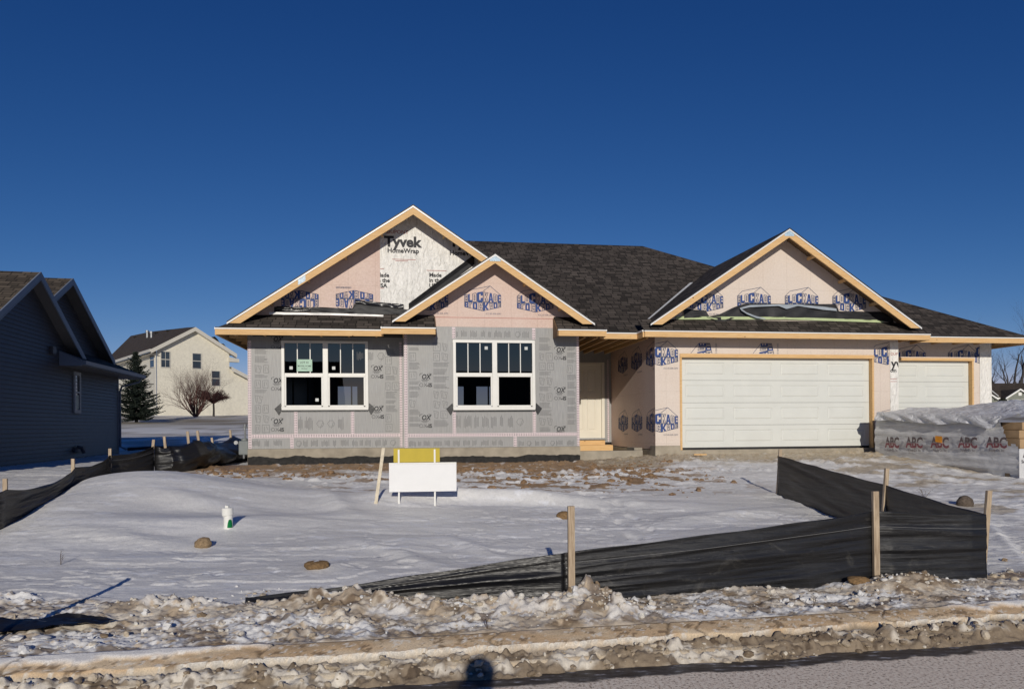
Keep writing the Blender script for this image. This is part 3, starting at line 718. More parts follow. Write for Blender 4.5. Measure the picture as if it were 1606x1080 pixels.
# entrance wall
ed = (2.20, 3.11, 1.30, 3.36)
mb = MB(); wall_rects(mb, FP(VD), UC1 - .1, UG0, ZF, 3.86, [ed]); mb.build('wall', M['foam'], house)
# back and right walls, interior
holes = [(-4.9, -4.15, 1.9, 3.2), (-3.6, -2.9, 1.3, 3.3), (-2.5, -1.7, 1.3, 3.3), (-.9, -.1, 1.9, 3.2), (.4, 1.1, 1.9, 3.2)]
mb = MB(); wall_rects(mb, FP(12.0), UL, UR, ZF, 3.86, holes); mb.build('wall', M['foam'], house)
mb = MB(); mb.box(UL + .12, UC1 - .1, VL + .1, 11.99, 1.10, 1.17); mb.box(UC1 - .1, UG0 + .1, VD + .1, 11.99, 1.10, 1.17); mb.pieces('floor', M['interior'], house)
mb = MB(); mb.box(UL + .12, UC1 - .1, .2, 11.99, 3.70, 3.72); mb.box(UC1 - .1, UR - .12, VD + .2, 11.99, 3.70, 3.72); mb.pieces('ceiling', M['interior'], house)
mb = MB()
for k in range(9):
    u = UL + .3 + k * .41; mb.box(u, u + .038, 5.2, 5.29, 1.17, 3.7)
mb.box(UL + .12, -2.4, 5.2, 5.29, 1.17, 1.21); mb.box(UL + .12, -2.4, 5.2, 5.29, 3.66, 3.699)
for k in range(11): mb.box(-2.3 + .09, -2.3 + .13, 1 + k * .41, 1.04 + k * .41, 1.17, 3.7)
for k in range(6): mb.box(.2 + k * .3, .238 + k * .3, 6.4, 6.49, 1.17, 3.7)
mb.box(-.8, -.5, 2.4, 3.4, 1.17, 1.75); mb.box(-4.0, -3.6, 3.2, 3.7, 1.17, 1.9)
mb.pieces('stud', M['stud'], house)

# foundation
def jag(u0, u1, z0, zf, amp, v, seed, P=None):
    mb = MB(); n = max(4, int((u1 - u0) / .06)); P = P or (lambda a, z: (a, v, z))
    zz = [zf + amp * (2 * vn(np.array([(u0 + (u1 - u0) * i / n) * 2.3]), np.array([seed * 1.0]), 7)[0] - 1) + .3 * amp * random.uniform(-1, 1) for i in range(n + 1)]
    for i in range(n):
        a, b = u0 + (u1 - u0) * i / n, u0 + (u1 - u0) * (i + 1) / n; mb.face([P(a, z0), P(b, z0), P(b, zz[i + 1]), P(a, zz[i])])
    return mb
mb = MB(); mb.box(UL - .01, UC0 + .1, VL - .03, VL + .2, .4, ZF - .003); mb.box(UL - .01, UL + .15, VL + .2, 12.05, .4, ZF - .003)
mb.box(UC0 - .01, UC1 + .01, -.03, .2, .4, ZF - .003); mb.box(UC0 - .01, UC0 + .2, .2, VL, .4, ZF - .003); mb.box(UC1 - .2, UC1 + .01, .2, VD + .1, .4, ZF - .003)
fo = mb.build('foundation', M['concrete'], house, bevel=.006)
mb = jag(UL - .005, UC0, .4, .99, .035, VL - .034, 1); mb2 = jag(UC0, UC1 + .005, .4, .975, .035, -.034, 2)
mb2.build('damp_proofing', M['tar'], fo)
mb.build('damp_proofing', M['tar'], fo)
mb = MB(); mb.box(UG0 - .02, DU0 - .06, -.05, .3, .5, ZF - .01); mb.box(DU0 - .06, DU1 + .06, -.03, .3, .5, 1.06); mb.box(DU1 + .06, UG1 + .02, -.05, .3, .5, ZF - .01)
mb.box(UG0 - .02, UG0 + .15, .3, VD, .5, ZF - .12); mb.box(UG1, UR + .01, VT - .03, VT + .2, .5, 1.06)
mb.pieces('foundation', M['concrete'], house, bevel=.008)
# stoop wall and gravel fill
mb = MB(); a = H(912, 705, .25); b = H(1006, 707, .25); mb.box(UC1 + .02, b[0], .15, .33, .5, 1.06); mb.box(b[0] - .15, b[0] + .05, .33, .9, .5, 1.12); mb.pieces('stoop_wall', M['concrete'], house, bevel=.01)

# printed marks on the foam
def scribbles(mbk, P, x0, x1, z0, z1, seed, vertical=False):
    r = random.Random(seed); z = z1
    W = x1 - x0
    if vertical:
        x = x0
        while x < x1 - .1:
            if r.random() < .85:
                n = r.randint(3, 7)
                for i in range(n):
                    if x > x1 - .02: break
                    put_line(mbk, P, (x, z0 + (z1 - z0) * r.uniform(.05, .25)), (x, z1 - (z1 - z0) * r.uniform(.03, .3)), .009); x += .026
            else:
                s = min(.16, (z1 - z0) * .7); c = (z0 + z1) / 2
                for k in range(6): 
                    t0, t1 = k * 1.047, (k + 1) * 1.047; put_line(mbk, P, (x + s / 2 + math.cos(t0) * s / 2, c + math.sin(t0) * s / 2), (x + s / 2 + math.cos(t1) * s / 2, c + math.sin(t1) * s / 2), .006)
                put_line(mbk, P, (x + s / 2, c - s * .7), (x + s / 2 + .05, c + s * .2), .006); x += s
            x += r.uniform(.04, .1)
        return
    while z > z0 + .08:
        if r.random() < .62:
            for i in range(r.randint(3, 6)):
                if z < z0 + .02: break
                put_line(mbk, P, (x0 + .02, z), (x0 + W * r.uniform(.7, .97), z), .0075); z -= .026
            z -= .04
        else:
            h = .17; x = x0 + .02
            if z - h < z0: break
            while x < x1 - .1:
                w_ = r.uniform(.1, .16)
                q = [(x, z), (x + w_, z), (x + w_, z - h), (x, z - h)] if r.random() < .6 else [(x, z), (x + w_, z - .03), (x + w_ * .8, z - h), (x + .02, z - h * .9)]
                for k in range(4): put_line(mbk, P, q[k], q[(k + 1) % 4], .006)
                put_line(mbk, P, (x + w_ * .3, z - h * .2), (x + w_ * .3, z - h * .8), .006); put_line(mbk, P, (x + w_ * .6, z - h * .2), (x + w_ * .75, z - h * .6), .006)
                x += w_ + .05
            z -= h + .05
def oxlogo(mbb, mbg, P, x, z, half=False, dim=False):
    k = mbg if dim else mbb
    put_text(k, P, x - .085, z, 'OX', .15, .032, .22, 'LEFT', .84)
    for s, e in (((-.115, .115), (-.06, .125)), ((-.115, .115), (-.125, .07)), ((.07, .12), (.135, .115)), ((.135, .115), (.115, .06)), ((-.09, -.02), (.08, -.02))): put_line(k, P, (x + s[0], z + s[1]), (x + e[0], z + e[1]), .009)
    if half: return
    for i in range(2): put_line(mbg, P, (x - .07, z - .04 - .018 * i), (x + .05, z - .04 - .018 * i), .008)
    put_text(mbg, P, x - .14, z - .175, 'OX', .12, 0, 0, 'LEFT', 1.0); put_text(k, P, x + .03, z - .175, '-IS', .115, .038, 0, 'LEFT', 1.0)
pk, pg = MB(), MB(); P = FP(VC - .003)
for (px, py, hf) in ((667, 594, 0), (667, 658, 0), (878, 552, 0), (878, 615, 0), (878, 676, 1)): x, z = H(px, py, VC); oxlogo(pk, pg, P, x, z, hf)
for (a, b, c, d, s) in ((640, 661, 545, 678, 1), (678, 706, 538, 678, 2), (844, 866, 530, 677, 3), (888, 905, 545, 677, 4)):
    x0, z1_ = H(a, c, VC); x1, z0 = H(b, d, VC); scribbles(pg, P, x0, x1, z0, z1_, s)
for (a, b, c, d, s) in ((714, 833, 517, 531, 6), (716, 832, 650, 672, 7), (642, 802, 690, 699, 8), (814, 905, 690, 699, 9)):
    x0, z1_ = H(a, c, VC); x1, z0 = H(b, d, VC); scribbles(pg, P, x0, x1, z0, z1_, s, True)
P = FP(VL - .003)
for (px, py, hf, dm) in ((591, 581, 0, 0), (592, 644, 0, 0), (436, 600, 0, 0), (436, 664, 0, 0), (436, 535, 0, 0)):
    x, z = H(px, py, VL)
    if px == 436: x -= .02
    oxlogo(pk, pg, P, x, z, hf, dm)
for (a, b, c, d, s) in ((398, 422, 545, 678, 11), (603, 624, 548, 678, 12)):
    x0, z1_ = H(a, c, VL); x1, z0 = H(b, d, VL); scribbles(pg, P, x0, x1, z0, z1_, s)
for (a, b, c, d, s) in ((468, 548, 652, 676, 13), (396, 452, 689, 700, 14), (464, 622, 689, 700, 15), (560, 600, 550, 566, 16)):
    x0, z1_ = H(a, c, VL); x1, z0 = H(b, d, VL); scribbles(pg, P, x0, x1, z0, z1_, s, True)
pk.build('printed_mark', M['ink'], wallC); pg.build('printed_mark', M['greyink'], wallC)
# seam tape, dashed
tm, tk = MB(), MB()
def tape(p0, p1, v, w=.075):
    (x0, z0), (x1, z1_) = p0, p1; L = math.hypot(x1 - x0, z1_ - z0); dx, dz = (x1 - x0) / L, (z1_ - z0) / L; nx, nz = -dz * w / 2, dx * w / 2
    tm.prism([(x0 + nx, v - .0045, z0 + nz), (x0 - nx, v - .0045, z0 - nz), (x1 - nx, v - .0045, z1_ - nz), (x1 + nx, v - .0045, z1_ + nz)], (0, .003, 0))
    s = .03
    while s < L - .02:
        for o in (-.017, .017):
            cx_, cz_ = x0 + dx * s - dz * o, z0 + dz * s + dx * o; put_line(tk, FP(v - .0055), (cx_ - dx * .012 - dz * .004, cz_ - dz * .012 + dx * .004), (cx_ + dx * .012 + dz * .004, cz_ + dz * .012 - dx * .004), .012)
        s += .055
def tp(pa, pb, v, w=.075): tape(H(*pa, v), H(*pb, v), v, w)
zt_ = H(500, 683, VL)[1]; zc_ = H(770, 681.5, VC)[1]
tape((UL + .04, ZF + .01), (UL + .04, 3.6), VL); tape((UC0 - .07, ZF + .01), (UC0 - .07, 3.6), VL, .06); tape((UL + .08, zt_), (UC0 - .1, zt_), VL, .085)
x = H(464, 660, VL)[0]; tape((x, zt_ + .045), (x, winL[2] - .02), VL - .001); x = H(553, 660, VL)[0]; tape((x, zt_ + .045), (x, winL[2] - .02), VL - .001); x = H(458, 690, VL)[0]; tape((x, ZF + .01), (x, zt_ - .045), VL)
tape((UC0 + .04, ZF + .01), (UC0 + .04, zw - .03), VC); tape((UC1 - .03, ZF + .01), (UC1 - .03, 3.7), VC, .06); tape((UC0 + .08, zc_), (UC1 - .06, zc_), VC, .08)
for px in (712.5, 838): x = H(px, 660, VC)[0]; tape((x, zc_ + .045), (x, winC[2] - .02), VC - .001); tape((x, winC[3] + .03), (x, zw - .01), VC)
x = H(808, 690, VC)[0]; tape((x, ZF + .01), (x, zc_ - .045), VC)
tape((3.30, ZF + .01), (3.30, 3.5), VD, .05)
tmo = tm.pieces('seam_tape', M['tape'], house)[0]; tk.build('tape_print', M['ink'], tmo)
# window corner tape
mb = MB()
for w_, v in ((winL, VL), (winC, VC)):
    for s, x in ((-1, w_[0]), (1, w_[1])):
        z = w_[2]; mb.prism([(x + s * .16, v - .012, z + .03), (x + s * .02, v - .012, z + .16), (x - s * .02, v - .012, z + .03), (x + s * .06, v - .012, z - .12)], (0, .006, 0))
    mb.box(w_[0], w_[1], v - .02, v - .001, w_[2] - .035, w_[2] - .004)
mb.pieces('window_flashing', M['blackgloss'], house)

# BLOCKADE prints
fb, fl_ = MB(), MB()
def lg(P, px0, px1, pyb, v, planes=(), rot=0):
    x0, z = H(px0, pyb, v); x1, _ = H(px1, pyb, v); w_ = x1 - x0
    if rot: logo(fb, fl_, P, x1, z, w_, rot, planes)
    else: logo(fb, fl_, P, x0, z, w_, 0, planes)
def gclip(uc, zr): return [(PG, -1, zr - .03 - PG * uc), (-PG, -1, zr - .03 + PG * uc)]
P = FP(VC - .006); g = gclip(UCR, ZCR)
for a, b, y in ((728.5, 785.5, 473.5), (811, 867.5, 475.5), (645.5, 702.5, 473)): lg(P, a, b, y, VC, g)
P = FP(-.004); g = gclip(UGR, ZGR)
for k, y in ((0, 474.5), (1, 475), (-1, 475), (2, 475.5)):
    a = 1156.5 + 74.6 * k; lg(P, a, a + 52, y, 0, g)
g = gclip(ULR, ZLR) + [(-1, 0, us)]; P = FP(VL - .005)
for a in (441.5, 527): lg(P, a, a + 58, 468, VL, g, math.pi)
x, z = H(527, 452, VL); put_text(fl_, P, x, z, 'ICC-ES ESR-2093', .045, 0, 0, 'LEFT', 1, 0, g)
# garage piers, header and side wall
P = FP(-.004); wz = 4.877 / 298
pl = [(-1, 0, DU0 - .06), (1, 0, -UG0 - .0)]
for py in (560, 664): x1 = H(1063, py, 0)[0]; z = H(1063, py, 0)[1]; logo(fb, fl_, P, x1 - .84, z, .84, 0, pl)
pl = [(1, 0, -DU1 - .06), (-1, 0, UG1 - .24)]; x, z = H(1366, 559, 0); logo(fb, fl_, P, x, z, .84, 0, pl); x, z = H(1377, 663, 0); logo(fb, fl_, P, x - .03, z, .84, 0, [(1, 0, -DU1 - .06), (-1, 0, UG1 - .05)])
for px in (1107, 1204): x, z = H(px, 566, 0); logo(fb, fl_, P, x, z - .42, .84, math.pi / 2, [(0, 1, -DZ1 - .10)])
P = SP(UG0 - .003)
for zz in (H(1063, 560, 0)[1], H(1063, 664, 0)[1]):
    for k in range(3): logo(fb, fl_, lambda a, z: (UG0 - .003, -a, z), -.62 - k * 1.16, zz, .84, 0, [(1, 0, 3.6), (-1, 0, -.02)])
P = FP(VT - .004)
for px in (1405, 1487): x, z = H(px, 559, VT); logo(fb, fl_, P, x, z - .07, .84, 0, [(0, 1, -tz1 - .10)])
x, z = H(1516, 558, VT); logo(fb, fl_, P, x, z, .84, 0, [(-1, 0, UR - .01), (1, 0, -tu1 - .1)])
fb.build('printed_mark', M['blue'], wallG); fl_.build('printed_mark', plain('dark_blue_line', (.05, .07, .14), .6), wallG)
# Tyvek prints
tk_, tr_ = MB(), MB(); P = FP(VL - .008); g = gclip(ULR, ZLR)
x, z = H(603, 386, VL); put_text(tk_, P, x, z, 'Tyvek', .33, .042, 0, 'LEFT', 1.02, 0, g)
x, z = H(607.5, 396, VL); put_text(tk_, P, x, z, 'HomeWrap', .15, .032, 0, 'LEFT', .98, 0, g)
x, z = H(705, 386, VL); put_text(tk_, P, x, z, 'Tyvek', .33, .042, 0, 'LEFT', 1.02, 0, g)
x, z = H(705, 400, VL); put_text(tk_, P, x, z, 'HomeWrap', .15, .032, 0, 'LEFT', .98, 0, g)
for i, t in enumerate(('Made', 'in the', 'USA')): x, z = H(673, 434 + i * 8.3, VL); put_text(tk_, P, x, z, t, .13, .034, 0, 'LEFT', 1.0, 0, g)
for i, t in enumerate(('Made', 'in the', 'USA')): x, z = H(590.5, 434 + i * 8.3, VL); put_text(tk_, P, x, z, t, .13, .034, 0, 'LEFT', 1.0, 0, [(1, 0, -us)])
for (a, b, y) in ((596, 602, 421.5), (669, 700, 424), (596, 602, 452), (615, 652, 406.5), (620, 640, 409)):
    x0, z = H(a, y, VL); x1, _ = H(b, y, VL); put_line(tr_, P, (x0, z), (x1, z), .011, g)
x, z = H(606, 366, VL); put_text(tr_, P, x, z, 'DUPONT', .12, .01, 0, 'LEFT', 1, 0, g)
tk_.build('printed_mark', M['ink'], gt); tr_.build('printed_mark', M['redink'], gt)
# white wrap strips on the garage corners
mb = MB(); mb.box(UG1 - .22, UG1 + .004, -.012, -.006, ZF, 3.66); mb.box(UR - .34, UR + .004, VT - .010, VT - .0055, ZF, 3.78); ws = mb.pieces('corner_wrap', M['tyvek'], house)[0]
mb = MB(); put_text(mb, FP(-.014), UG1 - .19, H(1400, 576, 0)[1], 'yvek', .30, .026, 0, 'LEFT', 1, 0, [(-1, 0, UG1)]); put_text(mb, FP(-.014), UG1 - .22, H(1400, 583.5, 0)[1], 'om', .13, .018, 0, 'LEFT', 1, 0, [(-1, 0, UG1)]); mb.build('printed_mark', M['ink'], ws)
mb = MB(); 
for k in (0, 1): x, z = H(1396, 594 + 4 * k, 0); put_line(mb, FP(-.014), (x, z), (x + .17, z), .012)
x, z = H(1391, 557, 0); put_text(mb, FP(-.014), UG1 - .21, z, 'DUP', .10, 0, 0, 'LEFT'); mb.build('printed_mark', M['redink'], ws)

# ---------------------------------------------------------------- roof
def slope(mb, pts, origin, along, m=0, thick=.02):
    """pts: 3D points of one roof plane; uv from distance along eave and up the slope"""
    o = Vector(origin); al = Vector(along).normalized(); P_ = [Vector(p) for p in pts]
    n = (P_[1] - P_[0]).cross(P_[2] - P_[0]).normalized(); up = n.cross(al).normalized()
    if up.z < 0: up = -up
    uv = [((p - o).dot(al) + 50, (p - o).dot(up) + 20) for p in P_]; mb.face(P_, uv, m)
    if n.z < 0: n = -n
    low = [p - n * thick for p in P_]; k = len(P_); N = len(mb.v); 
    mb.face(low[::-1], None, m + 1)
    for i in range(k): mb.face([P_[i], P_[(i + 1) % k], low[(i + 1) % k], low[i]], [uv[i], uv[(i + 1) % k], uv[(i + 1) % k], uv[i]], m)
mb = MB(); zm = lambda v: EZ + PM * (v + .05)
pts = [(-6.37, .05), (13.35, .05), (13.35, .05), (9.35, 3.95), (7.27, 3.95), (5.16, 6.06), (-1.03, 6.06)]
main = [(u, v, zm(v)) for u, v in [(-6.28, .05), (13.25, .05), (9.35, 3.95), (7.27, 3.95), (5.16, 6.06), (-1.03, 6.06)]]
slope(mb, main, (0, 0, EZ), (1, 0, 0))
for a, b in ((-6.37, UC0 - .08), (UC1 + .06, UG0 - .1), (UG1 + .1, 13.35)):
    slope(mb, [(a, -.05, EZ), (b, -.05, EZ), (b, .0501, zm(.0501)), (a + (.09 if a < -6 else 0), .0501, zm(.0501))], (0, 0, EZ), (1, 0, 0))
# back, left and right planes
slope(mb, [(-1.03, 6.06, zm(6.06)), (5.16, 6.06, zm(6.06)), (11.3, 12.2, EZ), (-6.37, 12.2, EZ)], (0, 0, 0), (1, 0, 0))
slope(mb, [(-6.37, -.05, EZ), (-1.03, 6.06, zm(6.06)), (-6.37, 12.2, EZ)], (0, 0, 0), (0, 1, 0))
slope(mb, [(5.16, 6.06, zm(6.06)), (7.27, 3.95, zm(3.95)), (7.27, 3.95, zm(3.95)), (11.3, 12.2, EZ)], (0, 0, 0), (0, 1, 0)) if 0 else None
slope(mb, [(5.16, 6.06, zm(6.06)), (7.27, 3.95, zm(3.95)), (11.3, 12.2, EZ)], (0, 0, 0), (0, 1, 0))
slope(mb, [(13.35, -.05, EZ), (9.35, 3.95, zm(3.95)), (13.35, 8.0, EZ)], (0, 0, 0), (0, 1, 0))
slope(mb, [(7.27, 3.95, zm(3.95)), (9.35, 3.95, zm(3.95)), (13.35, 8, EZ), (9.0, 8, EZ)], (0, 0, 0), (1, 0, 0))
# gable roofs
def gable(mb, uc, zr, vf, vb, ze=EZ, drop=0, p=PG):
    hw = (zr - ze) / p
    slope(mb, [(uc, vf, zr), (uc - hw, vf, ze), (uc - hw, vb, ze), (uc, vb, zr)], (uc, 0, zr), (0, 1, 0))
    slope(mb, [(uc, vf, zr), (uc + hw, vf, ze), (uc + hw, vb, ze), (uc, vb, zr)], (uc, 0, zr), (0, 1, 0))
def gable2(mb, uc, zr, vf, hwf):
    """front edges end hwf from the ridge; the sheets die into the main roof plane"""
    for s in (-1, 1):
        zf = zr - PG * hwf; vr = (zr - EZ) / PM - .05 + .15; vf2 = max(vf + .02, (zf - EZ) / PM - .05 + .15)
        slope(mb, [(uc, vf, zr), (uc + s * hwf, vf, zf), (uc + s * hwf, vf2, zf), (uc, vr, zr)], (uc, 0, zr), (0, 1, 0))
LF = VL - .45; CF = -.46; GF = -.46
mbg = MB()
gable2(mbg, ULR, ZLR, LF, 4.0); gable2(mbg, UCR, ZCR, CF, 2.22); gable2(mbg, UGR, ZGR, GF, 3.36)
slope(mb, [(ULR, LF + .02, ZLR - .002), (-6.30, LF + .02, ZLR - PG * (ULR + 6.30) - .002), (-6.30, 5.2, EZ + .045), (ULR, 5.2, ZLR)], (ULR, 0, ZLR), (0, 1, 0)) if 0 else None
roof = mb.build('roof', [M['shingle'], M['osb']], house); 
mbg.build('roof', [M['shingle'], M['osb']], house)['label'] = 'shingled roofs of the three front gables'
# low roof in front of the garage gable and the two eave returns
mb = MB()
slope(mb, [(2.97, -.5, EZ), (10.09, -.5, EZ), (10.09, .0, EZ + .33), (2.97, .0, EZ + .33)], (0, 0, EZ), (1, 0, 0))
for a, b in ((-2.86, -1.74), (.98, 2.05)): slope(mb, [(a, -.5, EZ), (b, -.5, EZ), (b, -.012, EZ + .34), (a, -.012, EZ + .34)], (0, 0, EZ), (1, 0, 0))
slope(mb, [(2.97, -.5, EZ), (2.97, .1, EZ + .02), (2.97 + .25, 0, EZ + .33)], (0, 0, 0), (0, 1, 0))
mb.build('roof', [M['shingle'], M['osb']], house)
# returns: end closures
mb = MB()
for u in (-1.74, .98 - .02): mb.prism([(u, -.48, EZ - .15), (u, -.012, EZ - .15), (u, -.012, EZ + .31), (u, -.48, EZ - .02)], (.02, 0, 0))
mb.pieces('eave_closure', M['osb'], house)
# soffit framing seen from below
mb = MB()
mb.box(-6.33, UC0, -.02, VL, EZ - .045, EZ - .035); mb.box(UC1, UG0, -.02, VD, EZ - .045, EZ - .035); mb.box(2.99, 10.07, -.47, 0, EZ - .045, EZ - .035); mb.box(UG1, 13.32, -.02, VT, EZ - .045, EZ - .035)
mb.box(-6.33, UL, VL, 12.1, EZ - .045, EZ - .035); mb.box(UR, 13.32, VT, 7.9, EZ - .045, EZ - .035)
for a, b in ((-2.84, -1.76), (1.0, 2.03)): mb.box(a, b, -.47, -.01, EZ - .045, EZ - .035)
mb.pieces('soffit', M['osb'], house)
mb = MB()
u = UC1 + .12
while u < UG0 - .05: mb.box(u, u + .04, .0, VD - .01, EZ - .13, EZ - .046); u += .3
u = 3.6
while u < 10: mb.box(u, u + .04, -.46, -.015, EZ - .11, EZ - .046); u += .61
u = -6.1
while u < UC0: mb.box(u, u + .04, -.01, VL - .015, EZ - .11, EZ - .046); u += .61
v = .9
while v < 11.5: mb.box(-6.32, UL - .01, v, v + .04, EZ - .11, EZ - .046); v += .61
u = 9.9
while u < 13.2: mb.box(u, u + .04, -.01, VT - .015, EZ - .11, EZ - .046); u += .61
mb.pieces('rafter_tail', M['wood'], house)

# fascia boards and white drip edges
def fascia(u0, u1, v, z=EZ, name='fascia_board'):
    m = MB(); m.box(u0, u1, v - .038, v, z - .155, z - .028); o = m.build(name, M['wood'], house, bevel=.003)
    d = MB(); d.box(u0 - .012, u1 + .012, v - .050, v + .02, z - .034, z - .008); q = MB(); q.box(u0 - .02, u1 + .02, v - .058, v + .03, z - .0079, z + .007); q.build('shingle_edge', M['black'], o); d.build('drip_edge', M['drip'], o); return o
fascia(-6.37, -2.88, -.05); fascia(-2.86, -1.74, -.5); fascia(.98, 2.05, -.5); fascia(2.06, 2.955, -.05); fascia(2.97, 10.09, -.5); fascia(10.10, 13.35, -.05)
def fascia_v(u, v0, v1, s):
    m = MB(); m.box(min(u, u + .038 * s), max(u, u + .038 * s), v0, v1, EZ - .155, EZ - .028); o = m.build('fascia_board', M['wood'], house)
    d = MB(); d.box(min(u, u + .05 * s), max(u, u + .05 * s), v0, v1, EZ - .034, EZ + .006); d.build('drip_edge', M['drip'], o)
fascia_v(-6.37, -.045, 12.2, -1); fascia_v(13.35, -.045, 8, 1); fascia_v(-2.86, -.495, -.07, -1); fascia_v(2.97, -.495, -.07, -1); fascia_v(10.09, -.495, -.07, 1); fascia_v(2.05, -.495, -.07, 1)
def rakes(uc, zr, vf, hw, plate=None):
    for s in (-1, 1):
        m = MB(); t = .165; zb_ = zr - PG * hw - .005
        a = (uc, zr - .045); b = (uc + s * hw, zr - .045 - PG * hw); dlow = t
        low_u = hw - (t - .03) / PG
        poly = [(uc, vf, zr - .045), (uc + s * hw, vf, zr - .045 - PG * hw + .0), (uc + s * (hw - .0), vf, zr - .045 - PG * hw), (uc + s * (hw - t / PG), vf, zr - .045 - PG * hw), (uc, vf, zr - .045 - t)]
        poly = [poly[0], poly[1], poly[3], poly[4]]
        m.prism(poly, (0, .038, 0)); o = m.build('rake_board', M['wood'], house)
        d = MB(); d.prism([(uc, vf - .016, zr - .012), (uc + s * (hw + .03), vf - .016, zr - .012 - PG * (hw + .03)), (uc + s * (hw + .03), vf - .016, zr - .052 - PG * (hw + .03)), (uc, vf - .016, zr - .052)], (0, .05, 0)); q = MB(); q.prism([(uc, vf - .024, zr + .012), (uc + s * (hw + .03), vf - .024, zr + .012 - PG * (hw + .03)), (uc + s * (hw + .03), vf - .024, zr - .0118 - PG * (hw + .03)), (uc, vf - .024, zr - .0118)], (0, .06, 0)); q.build('shingle_edge', M['black'], o); d.build('drip_edge', M['drip'], o)
        # lookouts behind
        l = MB(); k = .7
        while k < hw - .6:
            x = uc + s * k; z = zr - .10 - PG * k; l.box(x - .02, x + .02, vf + .04, vf + .42, z - .07, z); k += .81
        l.pieces('lookout', M['wood'], o)
rakes(ULR, ZLR, LF - .03, 3.98); rakes(UCR, ZCR, CF - .03, 2.21); rakes(UGR, ZGR, GF - .03, 3.36)
# truss plates
mb = MB()
mb.prism([(UCR - .13, CF - .034, ZCR - .17), (UCR + .13, CF - .034, ZCR - .17), (UCR + .09, CF - .034, ZCR - .09), (UCR, CF - .034, ZCR - .05), (UCR - .09, CF - .034, ZCR - .09)], (0, .003, 0))
mb.prism([(UGR - .13, GF - .034, ZGR - .18), (UGR + .13, GF - .034, ZGR - .18), (UGR + .10, GF - .034, ZGR - .1), (UGR, GF - .034, ZGR - .05), (UGR - .10, GF - .034, ZGR - .1)], (0, .003, 0))
x, z = H(474, 440, LF - .03); mb.prism([(x - .09, LF - .034, z - .10), (x + .07, LF - .034, z + .0), (x + .07, LF - .034, z + .12), (x - .09, LF - .034, z + .015)], (0, .003, 0))
mb.pieces('nail_plate', plain('blue_white_plate', (.42, .56, .66), .4, .4, 40, .5), house)
# valley metal between main roof and garage gable
a = H(1024, 495, .6); mb = MB()
def vpt(t):   # points on the valley: garage left plane meets main plane
    z = 4.0 + t * (ZGR - 4.0); u = UGR - (ZGR - z) / PG; v = (z - EZ) / PM - .05; return Vector((u, v, z + .02))
p0, p1 = vpt(.0), vpt(.72); q = (p1 - p0).normalized(); mb.face([p0 + Vector((-.05, 0, .0)), p0 + Vector((.01, 0, .01)), p1 + Vector((.02, 0, .01)), p1 + Vector((-.07, 0, 0))]); mb.build('valley_flashing', M['flash'], house)

# torn felt and green strips above the low roofs
def ribbon(name, mat, pts, h0, v, amp=.02, seed=0, parent=None, n=60):
    """hanging strip: pts list of (u, ztop, zbottom)"""
    r = random.Random(seed); mb = MB(); U = [p[0] for p in pts]; A = [p[1] for p in pts]; B = [p[2] for p in pts]; rows = 6
    grid = []
    for j in range(rows + 1):
        row = []
        for i in range(n + 1):
            u = U[0] + (U[-1] - U[0]) * i / n; za, zb_ = np.interp(u, U, A), np.interp(u, U, B); t = j / rows
            dv = amp * (vn(np.array([u * 5.0]), np.array([t * 3 + seed]), 9)[0] - .2) + h0 * t
            row.append((u, v - abs(dv), za + (zb_ - za) * t))
        grid.append(row)
    vs = [p for r_ in grid for p in r_]; fs = [(j * (n + 1) + i, j * (n + 1) + i + 1, (j + 1) * (n + 1) + i + 1, (j + 1) * (n + 1) + i) for j in range(rows) for i in range(n)]
    mb.raw(vs, fs); return mb.build(name, mat, parent or house, smooth=True)
def zu(lst, v): return [(H(a, b, v)[0], H(a, b, v)[1], H(a, c, v)[1]) for a, b, c in lst]
ribbon('felt_strip', M['black'], zu([(1072, 484, 499), (1105, 487, 497), (1109, 487, 498), (1112, 496, 499), (1128, 493, 507), (1150, 482, 499), (1170, 475.5, 496), (1240, 477, 498), (1310, 476.5, 499), (1312, 488, 500), (1380, 489, 503), (1400, 494, 508)], -.015), .02, -.012, .05, 3)
ribbon('green_strip', M['green'], zu([(1060, 496, 501), (1230, 497, 501), (1385, 502, 506)], -.03), .0, -.04, .01, 4)
ribbon('tape_ribbon', plain('silvery_ribbon', (.34, .38, .42), .4), zu([(1160, 483, 485.5), (1175, 478.5, 482), (1220, 477.5, 480), (1232, 478, 485), (1250, 477.5, 480), (1290, 481, 486), (1311, 484, 488)], -.05), .01, -.07, .02, 5)
ribbon('tape_ribbon', plain('silvery_ribbon2', (.34, .38, .42), .4), zu([(1161, 484, 487), (1170, 490, 493), (1185, 496, 499), (1199, 499.5, 501)], -.07), .01, -.10, .02, 6)
ribbon('felt_strip', M['black'], zu([(430, 481, 490), (487, 483, 489), (488, 481, 490), (555, 484, 491), (556, 476, 492), (638, 485, 493)], VL - .02), .02, VL - .012, .03, 7)
ribbon('membrane_strip', M['blackgloss'], zu([(557, 470, 476), (595, 474, 480), (633, 477, 484)], VL - .03), .02, VL - .03, .05, 8)
ribbon('membrane_strip', M['blackgloss'], zu([(434, 480, 488), (487, 482, 488)], VL - .03), .02, VL - .03, .05, 18)
ribbon('green_strip', M['drip'], zu([(422, 489, 493), (520, 491, 494), (620, 494, 497)], VL - .1), .0, VL - .1, .01, 9)
